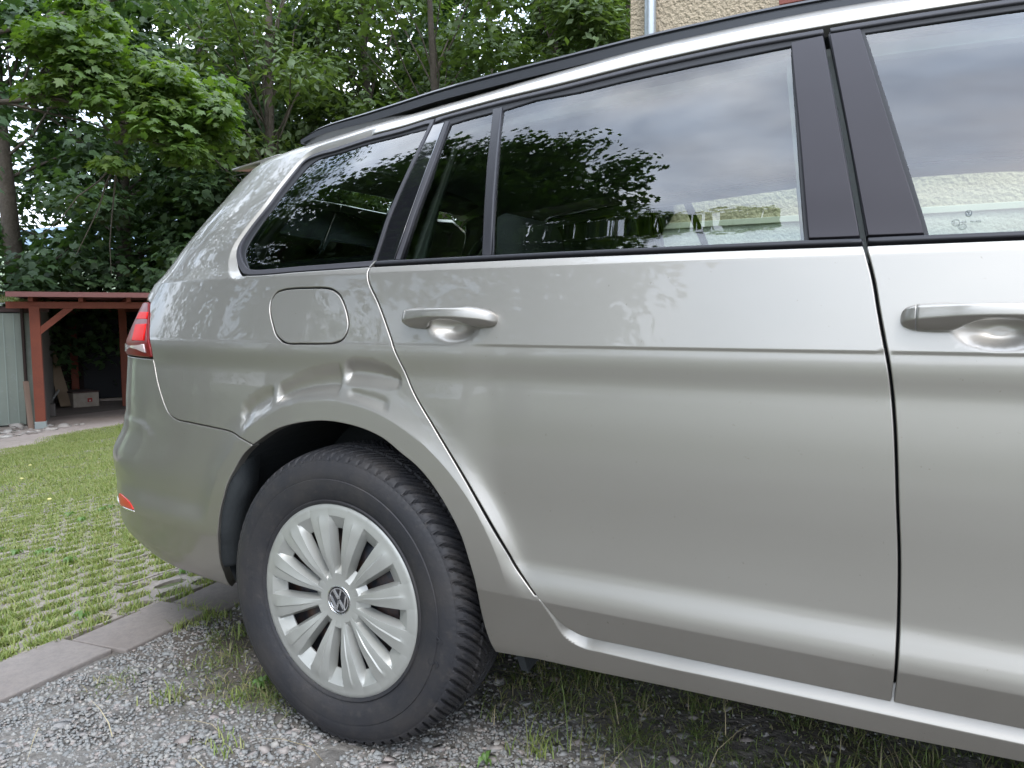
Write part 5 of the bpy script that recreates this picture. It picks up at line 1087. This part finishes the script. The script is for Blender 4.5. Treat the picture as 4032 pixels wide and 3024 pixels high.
for z in (1.9,3.6): mb = MB(); mb.tube([(-.595-3.5,-.07,z),(-.595-3.5,-.07,z+.03)], .041, 20); mb.build('pipe_bracket', mat('zinc_downpipe'), dp, smooth=True)
mb = MB(); mb.add([(-4.6,-.5,5.9),(5.9,-.5,5.9),(5.9,8.5,5.9),(-4.6,8.5,5.9),(-4.6,4,8.5),(5.9,4,8.5)], [(0,1,5,4),(2,3,4,5),(0,4,3),(1,2,5),(0,3,2,1)]); mb.build('roof', mat('clay_tiles', (.22,.08,.05), rough=.9), hb)
# ------------------------------------------------------------------ trees
def leaf_shape(kind):
    if kind == 'maple':
        a = np.radians([90,68,50,28,8,-20,-60,-90,-120,-160,172,152,130,112]); r_ = np.array([1,.55,.78,.42,.72,.40,.30,.36,.30,.40,.72,.42,.78,.55]); V = np.column_stack([r_*np.cos(a), r_*np.sin(a), -.10*r_]); V = np.vstack([[0,0,.06], V]); n_ = len(a)
        F = np.array([(0,i+1,(i+1) % n_+1) for i in range(n_)]); return V, F
    if kind == 'star':
        a = np.radians([90,58,30,-10,-90,-170,150,122]); r_ = np.array([1,.45,.85,.6,.45,.6,.85,.45]); V = np.column_stack([r_*np.cos(a), r_*np.sin(a), -.12*r_]); 
        F = np.array([(0,1,7),(1,2,3),(1,3,7),(3,4,5),(3,5,7),(5,6,7)]); return V, F
    V = np.array([(0,1,-.1),(.42,0,.04),(0,-1,-.1),(-.42,0,.04)]); return V, np.array([(0,1,2),(0,2,3)])
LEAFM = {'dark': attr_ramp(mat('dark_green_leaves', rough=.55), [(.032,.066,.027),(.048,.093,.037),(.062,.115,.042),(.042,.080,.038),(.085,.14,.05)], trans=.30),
 'bright': attr_ramp(mat('lit_leaf_tone', rough=.5), [(.062,.118,.024),(.09,.155,.030),(.075,.135,.03),(.125,.19,.042),(.10,.148,.034)], trans=.42),  # lit version of the leaf green, light put into the colour
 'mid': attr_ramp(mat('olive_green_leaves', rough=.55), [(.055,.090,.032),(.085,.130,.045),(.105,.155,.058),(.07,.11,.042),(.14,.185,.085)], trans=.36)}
BARK = mat('grey_brown_bark', (.085,.07,.055), rough=.95, noise=[(6,.5,(.05,.04,.032)),(25,.4,(.13,.11,.09))], bump=(12,.02))
def leaves(name, clumps, per, size, kind, m, parent, droop=.5):
    """clumps: (n,6) centre + radii; leaf planes mostly face up and outwards, in drooping sprays"""
    C = np.repeat(np.asarray(clumps), per, 0); n_ = len(C); d_ = RNG.normal(size=(n_,3)); d_ /= np.linalg.norm(d_,axis=1,keepdims=True); rr = RNG.random(n_)**.45
    P = C[:,:3]+d_*C[:,3:6]*rr[:,None]; P[:,2] -= .25*C[:,5]*(np.hypot(d_[:,0],d_[:,1])*rr)**2
    nz = np.column_stack([d_[:,0]*.6, d_[:,1]*.6, np.full(n_, .85)])+RNG.normal(size=(n_,3))*.38; nz /= np.linalg.norm(nz,axis=1,keepdims=True)
    t = np.column_stack([d_[:,0], d_[:,1], -droop*np.ones(n_)])+RNG.normal(size=(n_,3))*.5; t -= nz*(t*nz).sum(1,keepdims=True); t /= np.linalg.norm(t,axis=1,keepdims=True); s_ = np.cross(t, nz)
    V0, F0 = leaf_shape(kind); sc_ = size*RNG.uniform(.65,1.2,n_)
    V = P[:,None,:]+sc_[:,None,None]*(V0[None,:,0:1]*s_[:,None,:]+V0[None,:,1:2]*t[:,None,:]+V0[None,:,2:3]*nz[:,None,:]); F = (F0[None]+len(V0)*np.arange(n_)[:,None,None]).reshape(-1,3)
    cs = RNG.random(len(clumps)); sh_ = np.clip(np.repeat(cs, per)*.55+RNG.random(n_)*.45, 0, 1)
    return raw(name, V.reshape(-1,3), F, m, parent, shade=np.repeat(sh_, len(F0)))
def limb(mb, a, b, r0, r1, k=6, wob=.12):
    a = Vector(a); b = Vector(b); pts = [a.lerp(b, t)+Vector((random.uniform(-1,1),random.uniform(-1,1),random.uniform(-.4,.4)))*wob*(b-a).length*.35*math.sin(math.pi*t) for t in (0,.25,.5,.75,1)]
    mb.tube(pts, [r0+(r1-r0)*t for t in (0,.25,.5,.75,1)], k, cap=False)
def tree(base, h, crown, ncl, per, size, kind, m, label, tr=.14, name='tree', group=None, extra=None, lo=.0, clump=(.55,1.0), trunkpts=None):
    """crown = (rx, ry, z0, z1)"""
    base = Vector((base[0], base[1], float(gz(base[0], base[1])))); root = empty(name, base, label=label, cat='tree', group=group)
    rx, ry, z0, z1 = crown; cz_ = (z0+z1)/2; rzc = (z1-z0)/2; cl = []
    while len(cl) < ncl:
        q = Vector((random.uniform(-1,1),random.uniform(-1,1),random.uniform(-1,1))); L_ = q.length
        if L_ > 1 or L_ < .35 and random.random() < .75: continue
        r_ = random.uniform(*clump); cl.append((q.x*rx, q.y*ry, cz_+q.z*rzc, r_, r_, r_*.55))
    if extra: cl += extra
    leaves('crown', np.array(cl), per, size, kind, LEAFM[m], root)
    mb = MB(); tp = trunkpts or [(0,0,-.2),(random.uniform(-.1,.1),random.uniform(-.1,.1),h*.3),(random.uniform(-.2,.2),random.uniform(-.2,.2),h*.6),(random.uniform(-.3,.3),random.uniform(-.3,.3),h*.95)]
    mb.tube(tp, [tr*1.15,tr,tr*.7,tr*.25], 10, cap=False); mb.build('trunk', BARK, root, smooth=True)
    mb = MB()
    for c in random.sample(cl, min(len(cl), 26)):
        t = min(.9, max(.12, (c[2]/h)*.75)); z_ = h*t*.95; s_ = Vector((np.interp(z_, [p_[2] for p_ in tp],[p_[0] for p_ in tp]), np.interp(z_, [p_[2] for p_ in tp],[p_[1] for p_ in tp]), z_)); limb(mb, s_, c[:3], tr*.2, .008)
    mb.build('branches', BARK, root, smooth=True); return root
def at(px, dist):
    """plan position seen at column px (0..2212) and the given distance; used once to lay the row of trees out"""
    a = math.radians(28.83)+math.atan((1106-px)/1661); return (1.036-dist*math.sin(a), -1.129+dist*math.cos(a))
# row of trees behind the sheds: trunk positions in metres
G1 = 'trees standing in a row behind the sheds'
BR = [(-7.0,3.94,3.98),(-6.78,4.09,3.76),(-7.16,3.87,3.66),(-6.78,3.92,3.43),(-6.85,4.35,3.99),(-7.37,3.91,3.94),(-6.61,4.16,3.28),(-6.4,4.28,3.37),(-6.27,4.46,3.26),(-6.21,4.7,3.41),(-6.02,4.78,3.2),(-6.41,4.27,3.04),(-6.17,4.42,2.95),(-6.01,4.63,2.93),(-6.26,4.31,2.79),(-6.06,4.88,3.43),(-6.1,4.52,2.72),(-6.84,4.0,3.22),(-6.01,4.95,3.09)]
# big maple left of the view whose lower boughs hang in
mb0 = (-10.4, 2.3); zb = float(gz(*mb0))
dark_cl = [(random.uniform(-1.6,2.6), random.uniform(-1,3.6), random.uniform(3.1,7.5), r_, r_, r_*.5) for r_ in np.random.default_rng(2).uniform(.5,.9,28)]
mp_root = tree(mb0, 10.5, (3.6,3.6,3.0,11.5), 60, 150, .095, 'maple', 'dark', 'big maple at the left edge with lower boughs painted a lit green hanging over the lawn', tr=.26, name='maple_tree', extra=dark_cl)
bc = np.array([(x-mb0[0]+random.gauss(0,.22), y-mb0[1]+random.gauss(0,.22), z-zb+random.gauss(0,.16), r_, r_, r_*.42) for x, y, z in BR+BR+BR for r_ in (random.uniform(.2,.46),)])
leaves('lit_bough', bc, 105, .08, 'maple', LEAFM['bright'], mp_root, droop=.8)  # looks lit through its lighter leaf colour; the crown keeps the dark one
mb = MB()
limb(mb, (.1,0,3.0), (2.6,1.3,3.9), .06, .03, 8); limb(mb, (2.6,1.3,3.9), (4.0,2.3,4.1), .03, .010, 6)
for b_ in bc[::3]: limb(mb, (2.6+random.random(),1.3+random.random()*.6,3.9), b_[:3], .016, .004, 5)
for k in range(3): limb(mb, (3.7,1.9,3.3), (2.9+.3*k,1.5+.2*k,2.5-.2*k), .012, .003, 4)
mb.build('boughs', BARK, mp_root, smooth=True)
spec = [ # base, height, crown, clumps, per, leaf, kind, colour, trunk, label
 ((-13.9,7.0),9.5,(3.0,3.0,1.0,9.5),40,149,0.126,'star','dark',.16,'dark maple behind the metal shed, its foliage reaching the roof'),
 ((-13.4,8.9),9.0,(2.8,2.8,.9,9.0),90,149,0.126,'star','dark',.15,'dense dark tree behind the left half of the carport'),
 ((-14.3,11.4),11.,(3.2,3.2,1.2,11),120,149,0.132,'star','dark',.18,'tall dark tree behind the right end of the carport roof'),
 ((-10.1,9.65),10.,(1.9,1.9,2.9,10),34,126,0.108,'rhomb','mid',.115,'slim tree with a bare grey trunk above the car tailgate'),
 ((-11.2,10.4),6.5,(2.2,2.2,.3,5.2),80,149,0.120,'star','dark',.10,'low bushy tree hiding the foot of the trunk above the tailgate'),
 ((-12.5,13.6),12.,(2.7,2.7,2.4,12),80,138,0.120,'rhomb','mid',.16,'olive green tree between the two bare trunks, left one'),
 ((-10.4,12.7),11.,(2.2,2.2,2.0,11),80,138,0.114,'rhomb','mid',.13,'olive green tree with a brown forked trunk over the rear window'),
 ((-7.37,11.5),10.,(2.0,2.0,1.2,10),44,138,0.108,'star','mid',.095,'slender tree with a pale bare trunk above the roof rail'),
 ((-9.4,16.9),12.,(3.0,3.0,2.0,12),110,138,0.132,'star','dark',.17,'dark green tree deep behind the pale trunk'),
 ((-6.4,14.2),10.5,(2.2,2.2,1.8,10.5),80,138,0.114,'rhomb','mid',.13,'light green tree halfway between the pale trunk and the house'),
 ((-4.9,14.6),11.,(2.2,2.2,2.0,11),90,138,0.114,'rhomb','mid',.14,'light green tree next to the corner of the house'),
 ((-17.6,14.8),13.,(3.6,3.6,2.0,13),60,138,0.144,'star','dark',.2,'tallest dark tree behind the carport, set far back'),
 ((-6.6,21.7),12.,(3.4,3.4,2.0,12),110,138,0.144,'rhomb','dark',.18,'far dark tree seen left of the house corner'),
]
for b_, h_, c_, nc, per, sz_, kd, co, tr_, lb in spec: tree(b_, h_, c_, nc, per, sz_, kd, co, lb, tr=tr_, name='broadleaf_tree', group=G1)
# low shrubs that close the view just above the shed roofs
for b_, lb in (((-15.2,7.4),'dark shrub behind the mossy roof of the metal shed'),((-15.0,9.6),'dark shrub behind the red carport roof, next to the car'),((-14.2,12.3),'dark shrub low behind the tailgate'),((-9.6,-.6),'bushy shrub left of the view, nearer one of two beside the lawn'),((-8.8,-3.6),'bushy shrub left of the view, further from the sheds')):
    base = Vector((*b_, float(gz(*b_)))); r_ = empty('shrub', base, label=lb, cat='shrub'); cl = [(random.uniform(-1.6,1.6),random.uniform(-1.6,1.6),random.uniform(.4,3.0),.6,.6,.45) for _ in range(60)]
    leaves('foliage', np.array(cl), 130, .08, 'rhomb', LEAFM['dark'], r_)
    mb = MB(); 
    for c in cl[::5]: limb(mb, (0,0,-.1), c[:3], .03, .008, 5)
    mb.build('stems', BARK, r_, smooth=True)
# trees on the photographer's side (they show as reflections in the windows and the paint)
G2 = 'trees on the open side of the parking place, seen mirrored in the car'
tree((-5.3,-4.4), 13.5, (2.5,2.5,2.6,14.), 210, 120, .115, 'star', 'dark', 'large tree mirrored in the rear side windows', tr=.2, name='mirrored_tree', group=G2)
tree((-6.9,-2.4), 13, (2.6,2.5,2.3,13.5), 170, 120, .115, 'star', 'dark', 'tall tree mirrored in the rear pillar and tail of the car', tr=.2, name='mirrored_tree', group=G2)
tree((-3.1,-6.3), 8.8, (1.5,1.5,1.8,8.9), 80, 120, .10, 'star', 'mid', 'smaller rounded tree mirrored low in the rear door window', tr=.14, name='mirrored_tree', group=G2)
tree((-8.6,-4.5), 14, (3.2,3.0,1.4,14), 110, 120, .12, 'rhomb', 'mid', 'wide tree mirrored in the quarter window', tr=.2, name='mirrored_tree', group=G2)
m2 = [o for o in SC.objects if o.name.startswith('mirrored_tree') and o.get('label','').startswith('smaller')][0]
leaves('lower_bough', np.array([(random.uniform(.2,2.4), random.uniform(.2,2.0), random.uniform(4.2,7.6), .5,.5,.3) for _ in range(80)]), 120, .10, 'star', LEAFM['bright'], m2)  # bough in the same lit leaf tone
for k, (x, y, h_) in enumerate([(-12,-33,4.2),(-3,-38,3.4),(5,-41,2.9),(14,-40,3.2),(23,-37,3.6),(34,-32,4.),(-15,-17,8)]):
    tree((x,y), h_, (3.4,2.2,.4,h_), 60, 90, .16, 'rhomb', 'dark' if k % 2 else 'mid', ['first','second','third','fourth','fifth','sixth','seventh'][[6,0,1,2,3,4,5].index(k)]+' low round tree from the left, far across the meadow behind the camera', tr=.16, name='meadow_tree', group='low trees across the meadow', clump=(.8,1.3))
